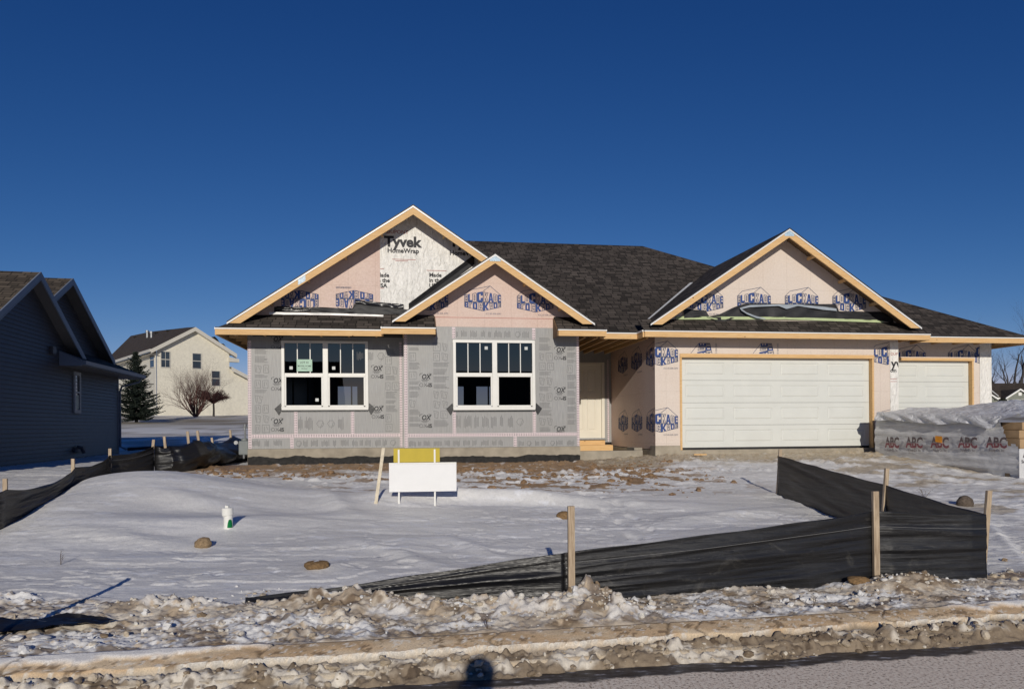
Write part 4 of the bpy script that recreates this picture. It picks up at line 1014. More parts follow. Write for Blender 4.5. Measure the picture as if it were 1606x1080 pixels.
# flashing climbing the side of the centre gable roof
mb = MB(); q0 = H(641, 481, VL - .03); q1 = H(744, 404, VL - .03)
for o0, o1, mm in ((.0, .10, 0), (.10, .22, 1)):
    mb.face([(q0[0], VL - .03 - .01 * mm, q0[1] - .05 + o0 - .1), (q1[0], VL - .03 - .01 * mm, q1[1] - .05 + o0 - .1), (q1[0], VL - .04 - .03 * mm, q1[1] + o1 - .15), (q0[0], VL - .04 - .03 * mm, q0[1] + o1 - .15)], m=mm)
mb.build('step_flashing', [M['black'], M['blackgloss']], house)

# ---------------------------------------------------------------- windows
def window(w_, v, stk):
    u0, u1, z0, z1_ = w_; W, Hh = u1 - u0, z1_ - z0; f = MB(); t = .045 * W / 1.9 + .01
    U = lambda k: u0 + k * W
    Z = lambda k: z1_ - k * Hh
    vf = v - .035
    f.box(u0, u1, vf, v + .08, Z(.035), z1_); f.box(u0, u1, vf, v + .08, z0, Z(.955))
    f.box(u0, U(.034), vf, v + .08, Z(.955), Z(.035)); f.box(U(.966), u1, vf, v + .08, Z(.955), Z(.035)); f.box(U(.474), U(.534), vf, v + .08, Z(.955), Z(.035))
    o = f.build('window', M['white'], house, bevel=.006)
    for (a, b) in ((.034, .474), (.534, .966)):
        s = MB(); r0, r1 = U(a), U(b)
        s.box(r0, r1, vf + .02, v + .05, Z(.50), Z(.468)); s.box(r0, r1, vf + .005, v + .05, Z(.525), Z(.50))
        s.box(r0, r0 + .035, vf + .012, v + .05, Z(.94), Z(.525)); s.box(r1 - .035, r1, vf + .012, v + .05, Z(.94), Z(.525)); s.box(r0 + .035, r1 - .035, vf + .012, v + .05, Z(.955), Z(.93))
        s.build('sash', M['white'], o, bevel=.004)
        g = MB(); g.face([(r0, v + .01, Z(.49)), (r1, v + .01, Z(.49)), (r1, v + .01, Z(.035)), (r0, v + .01, Z(.035))]); g.build('glass', M['glass'], o)
        g = MB(); g.face([(r0 + .03, v + .03, Z(.94)), (r1 - .03, v + .03, Z(.94)), (r1 - .03, v + .03, Z(.52)), (r0 + .03, v + .03, Z(.52))]); g.build('glass', M['glass'], o)
        for k in (1 / 3, 2 / 3):
            mu = MB(); x = r0 + (r1 - r0) * k; mu.box(x - .0095, x + .0095, v + .0, v + .009, Z(.468), Z(.035)); mu.build('muntin', M['white'], o)
    for (x, z, sx, sz) in stk:
        s = MB(); s.box(U(x), U(x) + sx, v + .004, v + .008, Z(z) - sz, Z(z)); s.build('sticker', plain('white_sticker', (.6, .62, .60), .6), o)
    return o
wo = window(winL, VL, [(.09, .37, .07, .07), (.58, .37, .07, .07), (.385, .83, .07, .07)])
window(winC, VC, [(.385, .09, .07, .07), (.875, .09, .07, .07)])
mb = MB(); x0 = winL[0] + .173 * (winL[1] - winL[0]); zz = winL[3] - .27 * (winL[3] - winL[2]); mb.box(x0, x0 + .34, VL - .006, VL - .002, zz - .27, zz)
sg = mb.build('paper_sign', plain('pale_green_paper', (.42, .60, .48), .6, .1), wo)
mb = MB(); put_text(mb, FP(VL - .008), x0 + .17, zz - .09, 'LOT 41', .062, .006, 0, 'CENTER'); put_text(mb, FP(VL - .008), x0 + .17, zz - .165, 'MODEL HOME', .046, .008, 0, 'CENTER'); put_text(mb, FP(VL - .008), x0 + .17, zz - .225, 'FRONT', .042, .004, 0, 'CENTER'); mb.build('printed_mark', M['ink'], sg)

# ---------------------------------------------------------------- doors
def garage_door(u0, u1, z0, z1_, v, cols_, wj):
    j = MB(); j.box(u0 - .05, u0, v - .02, v + .14, z0 - .05, z1_ + .05); j.box(u1, u1 + .05, v - .02, v + .14, z0 - .05, z1_ + .05); j.box(u0, u1, v - .02, v + .14, z1_ + .0, z1_ + .05)
    o = j.build('garage_door', M['wood'], house, bevel=.004); vd = v + .11; hs = (z1_ - z0) / 4
    for i in range(4):
        b0, b1 = z0 + i * hs + .003, z0 + (i + 1) * hs - .003; m = MB()
        m.box(u0 + .004, u1 - .004, vd + .02, vd + .05, b0, b1)
        cw = (u1 - u0) / cols_; holes_ = []
        for c in range(cols_):
            x0, x1 = u0 + c * cw + .11 + (.02 if c == 0 else 0), u0 + (c + 1) * cw - .11 - (.02 if c == cols_ - 1 else 0); y0, y1 = b0 + hs * .22, b1 - hs * .21
            holes_.append((x0, x1, y0, y1)); d1_, d2_ = .018, .05
            rr = lambda e, dep: [(x0 + e, vd + dep, y0 + e), (x1 - e, vd + dep, y0 + e), (x1 - e, vd + dep, y1 - e), (x0 + e, vd + dep, y1 - e)]
            A, B, C_ = rr(0, 0), rr(d1_, .012), rr(d2_, -.002)
            for k in range(4):
                m.face([A[k], A[(k + 1) % 4], B[(k + 1) % 4], B[k]]); m.face([B[k], B[(k + 1) % 4], C_[(k + 1) % 4], C_[k]])
            m.face(C_)
        wall_rects(m, FP(vd), u0 + .004, u1 - .004, b0, b1, holes_)
        m.face([(u0 + .004, vd, b1), (u1 - .004, vd, b1), (u1 - .004, vd + .02, b1), (u0 + .004, vd + .02, b1)]); m.face([(u0 + .004, vd, b0), (u1 - .004, vd, b0), (u1 - .004, vd + .02, b0), (u0 + .004, vd + .02, b0)])
        m.build('door_section', M['doorwhite'], o)
    s = MB(); s.box(u0, u1, vd + .03, vd + .06, z0 - .05, z1_); s.build('weather_seal', M['black'], o)
    return o
o = garage_door(DU0, DU1, DZ0, DZ1, 0, 4, .05); o['label'] = 'wide white raised panel garage door'
o = garage_door(tu0, tu1, 1.11, tz1, VT, 2, .05); o['label'] = 'narrow white garage door of the end bay'
mb = MB(); mb.box(DU0 - .05, DU1 + .05, -.035, -.0201, DZ1 + .0, DZ1 + .085); mb.box(tu0 - .05, tu1 + .05, VT - .035, VT - .0201, tz1, tz1 + .07); mb.pieces('door_header', M['wood'], house)
# front door
m = MB(); x0, x1, z0, z1_ = ed; v = VD
m.box(x0, x1, v + .05, v + .09, z0, z1_); 
dcol = [(x0 + .14, x0 + .42), (x0 + .50, x1 - .14)]
dr = MB(); hl = [(a, b, c, d) for a, b in dcol for c, d in ((z0 + .2, z0 + 1.15), (z0 + 1.30, z1_ - .14))]
wall_rects(dr, FP(v + .045), x0, x1, z0, z1_, hl)
for a, b, c, d in hl:
    A = [(a, v + .045, c), (b, v + .045, c), (b, v + .045, d), (a, v + .045, d)]; B = [(a + .03, v + .058, c + .03), (b - .03, v + .058, c + .03), (b - .03, v + .058, d - .03), (a + .03, v + .058, d - .03)]; C_ = [(a + .06, v + .047, c + .06), (b - .06, v + .047, c + .06), (b - .06, v + .047, d - .06), (a + .06, v + .047, d - .06)]
    for k in range(4): dr.face([A[k], A[(k + 1) % 4], B[(k + 1) % 4], B[k]]); dr.face([B[k], B[(k + 1) % 4], C_[(k + 1) % 4], C_[k]])
    dr.face(C_)
do = dr.build('front_door', M['cream'], house)
m = MB(); m.box(x1, x1 + .085, v - .02, v + .1, z0 - .02, z1_ + .07); m.box(x0 - .08, x0, v - .02, v + .1, z0 - .02, z1_ + .07); m.box(x0, x1, v - .02, v + .1, z1_, z1_ + .07); m.build('door_frame', M['cream'], do, bevel=.004)
m = MB(); m.box(x0 - .1, x1 + .12, v - .05, v + .1, z0 - .045, z0); m.build('sill', M['metal'], do)
# temporary timber step, loose boards
m = MB(); sx0, sx1 = 2.0, 3.15
m.box(1.6, 3.12, VD - .30, VD - .03, 1.01, 1.24); m.box(1.6, 3.24, VD - .62, VD - .32, 1.0, 1.12); m.box(1.6, 3.24, VD - .66, VD - .625, .95, 1.11); m.pieces('timber_step', M['wood'], house, bevel=.004)
# ---------------------------------------------------------------- neighbour house, dark siding, in shade
def siding(mb, P, srange, z0, z1, e=.1016, lip=.024, cut=None):
    z = z0
    while z < z1 - .01:
        zt = min(z + e, z1); a, b = srange(z), srange(zt)
        if a and b and b[1] > b[0]:
            mb.face([P(a[0], lip, z), P(a[1], lip, z), P(b[1], .002, zt), P(b[0], .002, zt)])
            mb.face([P(a[0], lip, z), P(a[1], lip, z), P(a[1], 0, z), P(a[0], 0, z)])
        z = zt
def mat_siding(name, c, r=.5):
    return plain(name, c, r, .08, 5, .35, .1)
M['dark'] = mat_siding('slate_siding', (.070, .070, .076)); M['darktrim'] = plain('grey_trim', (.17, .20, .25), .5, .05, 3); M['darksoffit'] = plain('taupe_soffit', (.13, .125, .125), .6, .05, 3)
nb = empty('neighbour_house', (0, 0, 0), 0, label='slate blue sided house in shade with two shingled gables, at the left edge', cat='house')
nS, nN = Vector((-.211, .977, 0)), Vector((.977, .211, 0)); nO = Vector((-11.45, 16.4, 0))
def NP(s, o, z): return nO + nS * s + nN * o + Vector((0, 0, z))
zE = 3.48
mb = MB(); s1, z1 = 1.45, 5.36; pw = .60
def srn(z):
    if z <= zE: return (-7, 8.39)
    h = (z1 - z) / pw; return (s1 - h, s1 + h)
siding(mb, lambda s, o, z: NP(s, o, z), srn, .55, z1 - .02)
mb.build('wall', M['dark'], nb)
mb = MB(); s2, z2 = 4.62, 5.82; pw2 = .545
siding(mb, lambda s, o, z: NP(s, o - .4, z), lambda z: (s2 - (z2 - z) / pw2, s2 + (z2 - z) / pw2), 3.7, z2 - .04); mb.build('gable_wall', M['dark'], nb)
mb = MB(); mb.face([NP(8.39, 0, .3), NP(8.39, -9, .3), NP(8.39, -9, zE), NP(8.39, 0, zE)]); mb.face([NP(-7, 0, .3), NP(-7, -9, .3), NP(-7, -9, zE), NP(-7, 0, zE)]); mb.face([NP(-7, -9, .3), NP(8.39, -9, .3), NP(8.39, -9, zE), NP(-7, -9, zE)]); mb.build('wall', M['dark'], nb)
mb = MB(); mb.prism([NP(8.36, .022, .5), NP(8.36, -.06, .5), NP(8.45, -.06, .5), NP(8.45, .022, .5)], (0, 0, 2.95)); mb.build('corner_post', M['darktrim'], nb)
def ngable(s0, zr, pw_, hw, o0, depth=9, wall_o=0):
    mb = MB(); al = -nN
    for k in (-1, 1):
        A, B = NP(s0, o0, zr), NP(s0 + k * hw, o0, zr - pw_ * hw); slope(mb, [A, B, B + al * depth, A + al * depth], A, al)
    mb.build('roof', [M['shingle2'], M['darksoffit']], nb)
    for k in (-1, 1):
        f = MB(); t = .20; A, B = NP(s0, o0 + .012, zr + .01), NP(s0 + k * hw, o0 + .012, zr + .01 - pw_ * hw)
        f.prism([A, B, B - Vector((0, 0, t)), A - Vector((0, 0, t))], nN * -.03); ro = f.build('rake_board', M['darktrim'], nb)
        f = MB(); d = Vector((0, 0, t - .03)); f.prism([A - d, B - d, B - d - nN * (o0 - wall_o + .0), A - d - nN * (o0 - wall_o + .0)], (0, 0, .01)); f.build('soffit', M['darksoffit'], ro)
ngable(s1, z1 + .12, pw, 3.05, .30); ngable(s2, z2 + .12, pw2, 3.72, -.06, 9, -.4)
# low roof with gutter, front return
mb = MB(); slope(mb, [NP(3.35, .55, 3.52), NP(9.2, .55, 3.52), NP(8.6, -.42, 3.98), NP(3.35, -.42, 3.98)], NP(3.35, .55, 3.52), nS); slope(mb, [NP(9.2, .55, 3.52), NP(8.6, -.42, 3.98), NP(8.9, -5, 4.4), NP(9.2, -5, 3.52)], NP(9.2, 0, 3.5), -nN)
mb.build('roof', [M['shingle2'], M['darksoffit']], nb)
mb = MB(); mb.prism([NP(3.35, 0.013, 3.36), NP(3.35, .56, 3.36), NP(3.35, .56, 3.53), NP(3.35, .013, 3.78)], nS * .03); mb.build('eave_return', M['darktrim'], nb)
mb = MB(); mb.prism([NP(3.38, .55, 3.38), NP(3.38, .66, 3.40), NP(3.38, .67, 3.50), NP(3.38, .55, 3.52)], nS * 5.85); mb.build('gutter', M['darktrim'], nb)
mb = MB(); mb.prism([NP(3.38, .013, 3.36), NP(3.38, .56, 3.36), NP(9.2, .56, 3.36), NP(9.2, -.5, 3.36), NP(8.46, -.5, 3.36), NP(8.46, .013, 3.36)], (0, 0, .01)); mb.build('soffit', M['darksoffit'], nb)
mb = MB(); mb.tube([NP(9.0, .58, 3.4), NP(8.95, .5, 3.25), NP(8.50, .10, 3.08), NP(8.47, .05, 2.9), NP(8.47, .05, 1.05), NP(8.6, .2, .95)], .035, 8); mb.build('downspout', M['darktrim'], nb)
# narrow window
sA, sB = ((16.4 * 555 / (555 - q) - 16.4) / .977 for q in (114, 124.5)); zA, zB = 1.65 + 25 / 1150 * 20.9, 1.65 + 91 / 1150 * 20.6
mb = MB(); 
for q in ((sA, sA + .10, zA, zB), (sB - .10, sB, zA, zB), (sA + .1, sB - .1, zB - .1, zB), (sA + .1, sB - .1, zA, zA + .1), (sA + .1, sB - .1, (zA + zB) / 2 - .02, (zA + zB) / 2 + .03)):
    mb.prism([NP(q[0], .0, q[2]), NP(q[1], .0, q[2]), NP(q[1], .0, q[3]), NP(q[0], .0, q[3])], nN * .055)
nw = mb.build('window', plain('taupe_window_frame', (.24, .25, .27), .5, .04), nb)
mb = MB(); mb.face([NP(sA + .1, .02, zA + .1), NP(sB - .1, .02, zA + .1), NP(sB - .1, .02, zB - .1), NP(sA + .1, .02, zB - .1)]); mb.build('glass', M['glassfar'], nw)
mb = MB(); mb.prism([NP(sA + .12, .025, zA + .12), NP(sB - .12, .025, zA + .12), NP(sB - .12, .025, zA + .52), NP(sA + .12, .025, zA + .52)], nN * .004); mb.build('blind', plain('pale_blind', (.42, .46, .40), .7), nw)
mb = MB(); mb.prism([NP(2.72, .01, 3.62), NP(2.95, .01, 3.62), NP(2.95, .01, 3.82), NP(2.72, .01, 3.82)], nN * .09); mb.build('wall_vent', M['dark'], nb, bevel=.01)
mb = MB(); mb.prism([NP(4.3, .01, 1.0), NP(5.1, .01, 1.0), NP(5.1, .01, 1.13), NP(4.3, .01, 1.13)], nN * .07); mb.tube([NP(4.5, .05, 1.15), NP(4.55, .16, 1.12), NP(4.6, .2, .98)], .05); mb.build('dryer_vent', M['dark'], nb)
t = MB(); t.tube([NP(8.6, .25, .96), NP(9.4, .9, .99), NP(10.6, 1.9, .92), NP(11.6, 2.6, .93)], .055, 10); tag(t.build('drain_pipe', M['black'], None, smooth=True), 'black flexible drain pipe lying on snow behind the slate blue house', 'pipe')

# ---------------------------------------------------------------- far two storey house
fh = empty('two_storey_house', (0, 0, 0), 0, label='cream two storey house with brown roof beyond the snowy yard, behind the spruce', cat='house')
M['cream2'] = mat_siding('cream_siding', (.68, .64, .53)); M['trim2'] = plain('pale_trim', (.56, .53, .46), .5, .05)
c0 = at(246, 653, 65); al_ = R(40); fR = Vector((math.cos(al_), math.sin(al_), 0)); fL = Vector((-math.sin(al_), math.cos(al_), 0)); gz = 2.3
def onR(px, py, off=0):      # point on the right gable wall plane
    a, b = ray(px, py); n = Vector((math.sin(al_), -math.cos(al_), 0)); o = c0 + n * off; t = o.dot(n) / (Vector((a, 1, 0)).dot(n)); p = Vector((a * t, t, CH + b * t)); return (p - o).dot(fR), p.z
def onL(px, py, off=0):
    a, b = ray(px, py); n = -fR; o = c0 + n * off; t = o.dot(n) / (Vector((a, 1, 0)).dot(n)); p = Vector((a * t, t, CH + b * t)); return (p - o).dot(fL), p.z
nR, nL = Vector((math.sin(al_), -math.cos(al_), 0)), -fR
def FR(s, o, z): return Vector((c0.x, c0.y, 0)) + fR * s + nR * o + Vector((0, 0, z))
def FLp(s, o, z): return Vector((c0.x, c0.y, 0)) + fL * s + nL * o + Vector((0, 0, z))
ze = onR(246, 549)[1]; sa, za = onR(304, 519.5); sb = 2 * sa; Lw = onL(168, 557)[0]
def srg(z):
    if z <= ze: return (0, sb)
    h = (za - z) * sa / (za - ze); return (sa - h, sa + h)
mb = MB(); siding(mb, FR, srg, gz, za - .02, .155, .02); siding(mb, FLp, lambda z: (0, Lw), gz, ze, .155, .02)
mb.build('wall', M['cream2'], fh)
sx = onR(420, 600)[0]; zx0 = onR(352, 577)[1]; zx1 = onR(386, 591)[1]; sxx = onR(386, 591)[0]; kx = (zx1 - zx0) / (sxx - sb)
mb = MB(); siding(mb, lambda s, o, z: FR(s, o - .02, z), lambda z: (sb - .1, min(sxx + 4, sb + (z - zx0) / kx)), gz, zx0 - .02, .155, .02); mb.build('wall', M['cream2'], fh)
mb = MB(); pf = (za - ze) / sa; ro_ = .5; zr = za + .35
A, B = FR(sa, ro_, zr), FR(-.55, ro_, zr - pf * (sa + .55)); E1 = B + fL * (Lw + .9)
nl_ = (A - B).cross(E1 - B).normalized()
def onroof(px, py):
    a, b = ray(px, py); o = Vector((0, 0, CH)); dd = Vector((a, 1, b)); return o + dd * ((B - o).dot(nl_) / dd.dot(nl_))
R1, R2, R3 = onroof(292, 513.5), onroof(236, 520), onroof(205, 526.5)
slope(mb, [A, B, E1, R3, R2, R1], A, fL)
slope(mb, [A, FR(sb + .55, ro_, zr - pf * (sa + .55)), FR(sb + .55, ro_, zr - pf * (sa + .55)) + fL * 9, A + fL * (Lw * .62)], A, fL)
slope(mb, [FR(sb - .05, ro_, zx0 + .12), FR(sxx + 4.4, ro_, zx0 + .12 + kx * (sxx + 4.4 - sb)), FR(sxx + 4.4, -8, zx0 + .12 + kx * (sxx + 4.4 - sb)), FR(sb - .05, -8, zx0 + .12)], A, fL)
mb.build('roof', [M['shingle3'], M['trim2']], fh)
mb = MB(); t = .36
for P0, P1 in ((A, B), (A, FR(sb + .55, ro_, zr - pf * (sa + .55))), (FR(sb + .02, ro_, zx0 + .12), FR(sxx + 4.4, ro_, zx0 + .12 + kx * (sxx + 4.4 - sb)))):
    d = Vector((0, 0, t)); mb.prism([P0 + nR * .01, P1 + nR * .01, P1 + nR * .01 - d, P0 + nR * .01 - d], -nR * .05)
mb.prism([B - Vector((0, 0, .22)), B + fL * (Lw + .9) - Vector((0, 0, .22)), B + fL * (Lw + .9) + Vector((0, 0, .01)), B + Vector((0, 0, .01))], nL * .12)
mb.pieces('fascia', M['trim2'], fh)
mb = MB(); d = Vector((0, 0, .35)); mb.face([A - d, B - d, B - d - nR * ro_, A - d - nR * ro_]); C2 = FR(sb + .55, ro_, zr - pf * (sa + .55)); mb.face([A - d, C2 - d, C2 - d - nR * ro_, A - d - nR * ro_]); mb.face([B - d, B - d + fL * (Lw + .9), B - d + fL * (Lw + .9) + fR * .55, B - d + fR * .55]); mb.build('soffit', M['trim2'], fh)
mb = MB(); e0, e1 = onR(350, 560), onR(356, 552); mb.prism([FR(sb - .1, .0, ze - .75), FR(sb + .75, .0, ze - .75), FR(sb + .75, 0, ze - .45), FR(sb - .1, 0, ze - .3)], nR * .5); mb.build('eave_return', M['trim2'], fh)
def fwin(Pf, onf, px0, px1, py0, py1, grid):
    s0, zt_ = onf(px0, py0); s1_, zb_ = onf(px1, py1); m = MB(); b = .07
    if s0 > s1_: s0, s1_ = s1_, s0
    zt_ = onf((px0 + px1) / 2, py0)[1]; zb_ = onf((px0 + px1) / 2, py1)[1]; zm_ = (zt_ + zb_) / 2
    n_ = Pf(0, 1, 0) - Pf(0, 0, 0)
    for q in ((s0 - b, s0, zb_ - b, zt_ + b), (s1_, s1_ + b, zb_ - b, zt_ + b), (s0, s1_, zt_, zt_ + b), (s0, s1_, zb_ - b, zb_), (s0, s1_, zm_ - .03, zm_ + .03)):
        m.prism([Pf(q[0], .0, q[2]), Pf(q[1], .0, q[2]), Pf(q[1], .0, q[3]), Pf(q[0], .0, q[3])], n_ * .06)
    if grid:
        c = (s0 + s1_) / 2; m.prism([Pf(c - .015, .035, zb_), Pf(c + .015, .035, zb_), Pf(c + .015, .035, zt_), Pf(c - .015, .035, zt_)], n_ * .01)
    w = m.build('window', M['trim2'], fh); g = MB(); g.face([Pf(s0, .03, zb_), Pf(s1_, .03, zb_), Pf(s1_, .03, zt_), Pf(s0, .03, zt_)]); g.build('pane', M['glassfar'], w)
fwin(FR, onR, 252.5, 266, 551.5, 575.5, 1); fwin(FR, onR, 302, 315, 554.5, 577.5, 0); fwin(FR, onR, 332, 344.5, 582, 604.5, 0); fwin(FLp, onL, 235.5, 242.5, 553, 575.5, 0)
mb = MB(); mb.tube([FLp(.05, .62, ze + .0), FLp(-.1, .3, ze - .4), FLp(-.1, .1, ze - .5), FLp(-.1, .1, gz)], .05, 6); mb.build('downspout', M['trim2'], fh)
for px, h_ in ((231, 1.25), (237.5, 1.05)):
    m = MB(); p = onroof(px, 529); m.tube([p + Vector((0, 0, -.5)), p + Vector((0, 0, h_ - .5))], .15, 10); m.tube([p + Vector((0, 0, h_ - .55)), p + Vector((0, 0, h_ - .3))], .22, 10); m.build('flue', M['metal'], fh)
m = MB()
for px, py in ((213, 528), (247, 521.5), (266, 517.5)): 
    p = onroof(px, py + 1); m.box(p.x - .3, p.x + .3, p.y - .2, p.y + .3, p.z - .1, p.z + .1)
m.pieces('roof_vent', M['shingle3'], fh)
# farther roofs peeping over the right rake
m = MB(); p = [at(*q) for q in ((322, 530, 82), (337, 527.5, 82), (341, 531.5, 82), (345, 538, 82), (351, 539, 82), (357, 547, 82), (357, 562, 82), (322, 562, 82))]; m.prism(p, (-2.6, 5, 0)); o = m.build('distant_house', M['shingle3'], None); tag(o, 'dark roof peeking out above the right slope of the cream two storey house', 'house')

# ---------------------------------------------------------------- far right house
rh = empty('green_grey_house', (0, 0, 0), 0, label='grey green single storey house with white trim far off at the right edge', cat='house')
Yr = 110; M['sage'] = mat_siding('sage_siding', (.19, .20, .165)); W_ = M['white']
def RQ(px, py, dy=0): return at(px, py, Yr + dy)
x0, x1 = at(1520, 640, Yr).x, at(1720, 640, Yr).x; er = RQ(1570, 623.5, 2).z; rr = RQ(1570, 601.5, 7).z
mb = MB(); slope(mb, [(x0, Yr + 1.4, er), (x1, Yr + 1.4, er), (x1, Yr + 7.5, rr + .1), (x0, Yr + 7.5, rr + .1)], (0, 0, 0), (1, 0, 0)); slope(mb, [(x0, Yr + 7.5, rr + .1), (x1, Yr + 7.5, rr + .1), (x1, Yr + 14, er), (x0, Yr + 14, er)], (0, 0, 0), (1, 0, 0))
ap = RQ(1600.5, 609.5); fl = RQ(1577.5, 624); hwx = ap.x - fl.x
for k in (-1, 1): slope(mb, [ap, (ap.x + k * hwx, ap.y, fl.z), (ap.x + k * hwx, ap.y + 3, fl.z), (ap.x, ap.y + 7, ap.z)], ap, (0, 1, 0))
a2 = RQ(1536, 606); f2 = RQ(1566, 625); 
for k in (-1, 1): slope(mb, [a2, (a2.x + k * (f2.x - a2.x), a2.y, f2.z), (a2.x + k * (f2.x - a2.x), a2.y + 3, f2.z), (a2.x, a2.y + 8, a2.z)], a2, (0, 1, 0))
mb.build('roof', [M['shingle3'], W_], rh)
mb = MB(); mb.box(x0, x1, Yr + 1.8, Yr + 13, 2.2, er); mb.prism([(ap.x - hwx + .5, Yr + .3, 2.2), (ap.x + hwx - .5, Yr + .3, 2.2), (ap.x + hwx - .5, Yr + .3, fl.z + .1), (ap.x, Yr + .3, ap.z - .25), (ap.x - hwx + .5, Yr + .3, fl.z + .1)], (0, 1.6, 0))
w2 = f2.x - a2.x; mb.prism([(a2.x - w2 + .5, Yr + .3, 2.2), (a2.x + w2 - .5, Yr + .3, 2.2), (a2.x + w2 - .5, Yr + .3, f2.z + .1), (a2.x, Yr + .3, a2.z - .25), (a2.x - w2 + .5, Yr + .3, f2.z + .1)], (0, 1.6, 0)); mb.build('wall', M['sage'], rh)
mb = MB()
for (A, hw_, zf) in ((ap, hwx, fl.z), (a2, w2, f2.z)):
    for k in (-1, 1): mb.prism([(A.x, Yr - .04, A.z + .05), (A.x + k * hw_, Yr - .04, zf + .05), (A.x + k * hw_, Yr - .04, zf - .2), (A.x, Yr - .04, A.z - .2)], (0, .1, 0))
mb.box(f2.x, fl.x, Yr + 1.25, Yr + 1.4, er - .2, er + .03); q0, q1 = RQ(1550, 608, 3), RQ(1566, 621, 1.6); mb.bar(q0, q1, .18, .1); mb.tube([(fl.x + .4, Yr + .2, fl.z - .15), (fl.x + .55, Yr + .2, 2.3)], .07, 6)
mb.build('trim', W_, rh)
w0, w1 = RQ(1593, 626), RQ(1606, 637.5); mb = MB(); mb.box(w0.x - .35, w0.x - .0, Yr + .2, Yr + .3, w1.z, w0.z); 
for q in ((w0.x, w0.x + .08, w1.z, w0.z), (w0.x + .75, w0.x + .87, w1.z, w0.z), (w0.x + 1.55, w0.x + 1.63, w1.z, w0.z), (w0.x, w0.x + 1.6, (w0.z + w1.z) / 2 - .04, (w0.z + w1.z) / 2 + .04), (w0.x, w0.x + 1.6, w0.z - .06, w0.z)): mb.box(q[0], q[1], Yr + .2, Yr + .28, q[2], q[3])
wv = mb.build('window', W_, rh); mb = MB(); mb.box(w0.x, w0.x + 1.6, Yr + .27, Yr + .31, w1.z, w0.z); mb.build('pane', M['glassfar'], wv)
mb = MB(); v0 = RQ(1599, 615); v1_ = RQ(1604, 620); mb.box(v0.x, v1_.x, Yr + .22, Yr + .3, v1_.z, v0.z); mb.build('gable_vent', W_, rh)

# ---------------------------------------------------------------- plants
def bare_tree(name, loc, hgt, seed, mat, spread=.5, levels=5, n0=1, r0=.16, kids=(3, 4), label=None, group=None, trunk=.3, cat='tree'):
    r = random.Random(seed); T, Bm = MB(), MB()
    def grow(p, d, L, rad, lev, mb):
        pts = [p]; rs = [rad]; q = p; dd = d.copy(); n = 3 if lev > 2 else 4
        for i in range(n):
            dd = (dd + Vector((r.uniform(-.16, .16), r.uniform(-.16, .16), r.uniform(-.02, .14)))).normalized(); q = q + dd * L / n; pts.append(q); rs.append(rad * (1 - .45 * (i + 1) / n))
        mb.tube(pts, rs, 7 if lev == 0 else (5 if lev < 3 else 3), cap=False)
        if lev >= levels: return
        for k in range(r.randint(*kids)):
            i = r.randint(1, n) if k else n; a = r.uniform(0, 6.28); t = spread * r.uniform(.6, 1.3)
            pd = dd.cross(Vector((math.cos(a), math.sin(a), .1))).normalized()
            nd = (dd * math.cos(t) + pd * math.sin(t)).normalized(); grow(pts[i], nd, L * r.uniform(.58, .8), rs[i] * .68, lev + 1, Bm)
    for k in range(n0):
        a = r.uniform(0, 6.28); t = 0 if n0 == 1 else r.uniform(.08, .85); d = Vector((math.sin(t) * math.cos(a), math.sin(t) * math.sin(a), math.cos(t)))
        grow(Vector((math.cos(a) * .1, math.sin(a) * .1, 0)) if n0 > 1 else Vector((0, 0, 0)), d, hgt * trunk * r.uniform(.8, 1.1), r0, 0, T)
    e = empty(name, loc, 0, label=label, cat=cat, group=group); T.build('trunk' if n0 == 1 else 'stems', mat, e, smooth=True); Bm.build('crown', mat, e, smooth=True); return e
bark = plain('grey_bark', (.055, .048, .045), .9, .3, 5); bark2 = plain('reddish_bark', (.095, .045, .038), .9, .3, 5); bark3 = plain('dark_red_twigs', (.055, .022, .022), .9, .3, 5)
for i, (px, Y, h_, sd_, lb) in enumerate(((1563, 150, 19, 3, 'bare tree standing just right of the garage wall, above the grey green roof'), (1592, 140, 18, 5, 'bare tree with thick forked trunk above the grey green roof near the right edge'), (1606, 160, 19, 8, 'rightmost bare tree, cut by the right edge of the photo'), (1548, 170, 17, 13, 'bare tree partly hidden behind the garage corner, left of the others'), (1578, 175, 15, 17, 'thin bare tree standing between the two thicker trunks'))):
    p = at(px, 640, Y); bare_tree('bare_tree', (p.x, Y, 2.4), h_ * 1.45, sd_, bark, .42, 6, 1, .62, (2, 3), lb, 'bare trees behind the grey green house', .28)
p = at(307, 653, 58); bare_tree('bare_shrub', (p.x, 58, base1(p.x, 58)), 4.0, 21, bark2, .50, 5, 28, .045, (2, 4), 'tall bare many stemmed shrub before the cream house', trunk=.42, cat='shrub')
def twiggy(name, loc, seed, rx, rz, zc, trunk_h, mat, label):
    r = random.Random(seed); e = empty(name, loc, 0, label=label, cat='tree'); T = MB(); T.tube([(0, 0, 0), (.02, 0, trunk_h * .5), (0, .02, trunk_h)], [.09, .075, .07], 7); T.build('trunk', bark, e)
    C_ = MB()
    for i in range(80):
        a = r.uniform(0, 6.28); t = r.uniform(.55, 1.9); L = r.uniform(.6, 1.0); d = Vector((math.sin(t) * math.cos(a) * rx, math.sin(t) * math.sin(a) * rx, math.cos(t) * rz + zc - trunk_h)) * L
        p0 = Vector((0, 0, trunk_h)); mid = p0 + d * .5 + Vector((0, 0, .18)); p1 = p0 + d; C_.tube([p0, mid, p1], [.03, .02, .01], 3, cap=False)
        for j in range(26):
            s_ = mid.lerp(p1, r.random()); v = Vector((r.gauss(0, 1), r.gauss(0, 1), r.gauss(0, .8))).normalized() * r.uniform(.12, .36); C_.tube([s_, s_ + v * .6 + Vector((0, 0, .03)), s_ + v], [.010, .008, .004], 3, cap=False)
    C_.build('crown', mat, e); return e
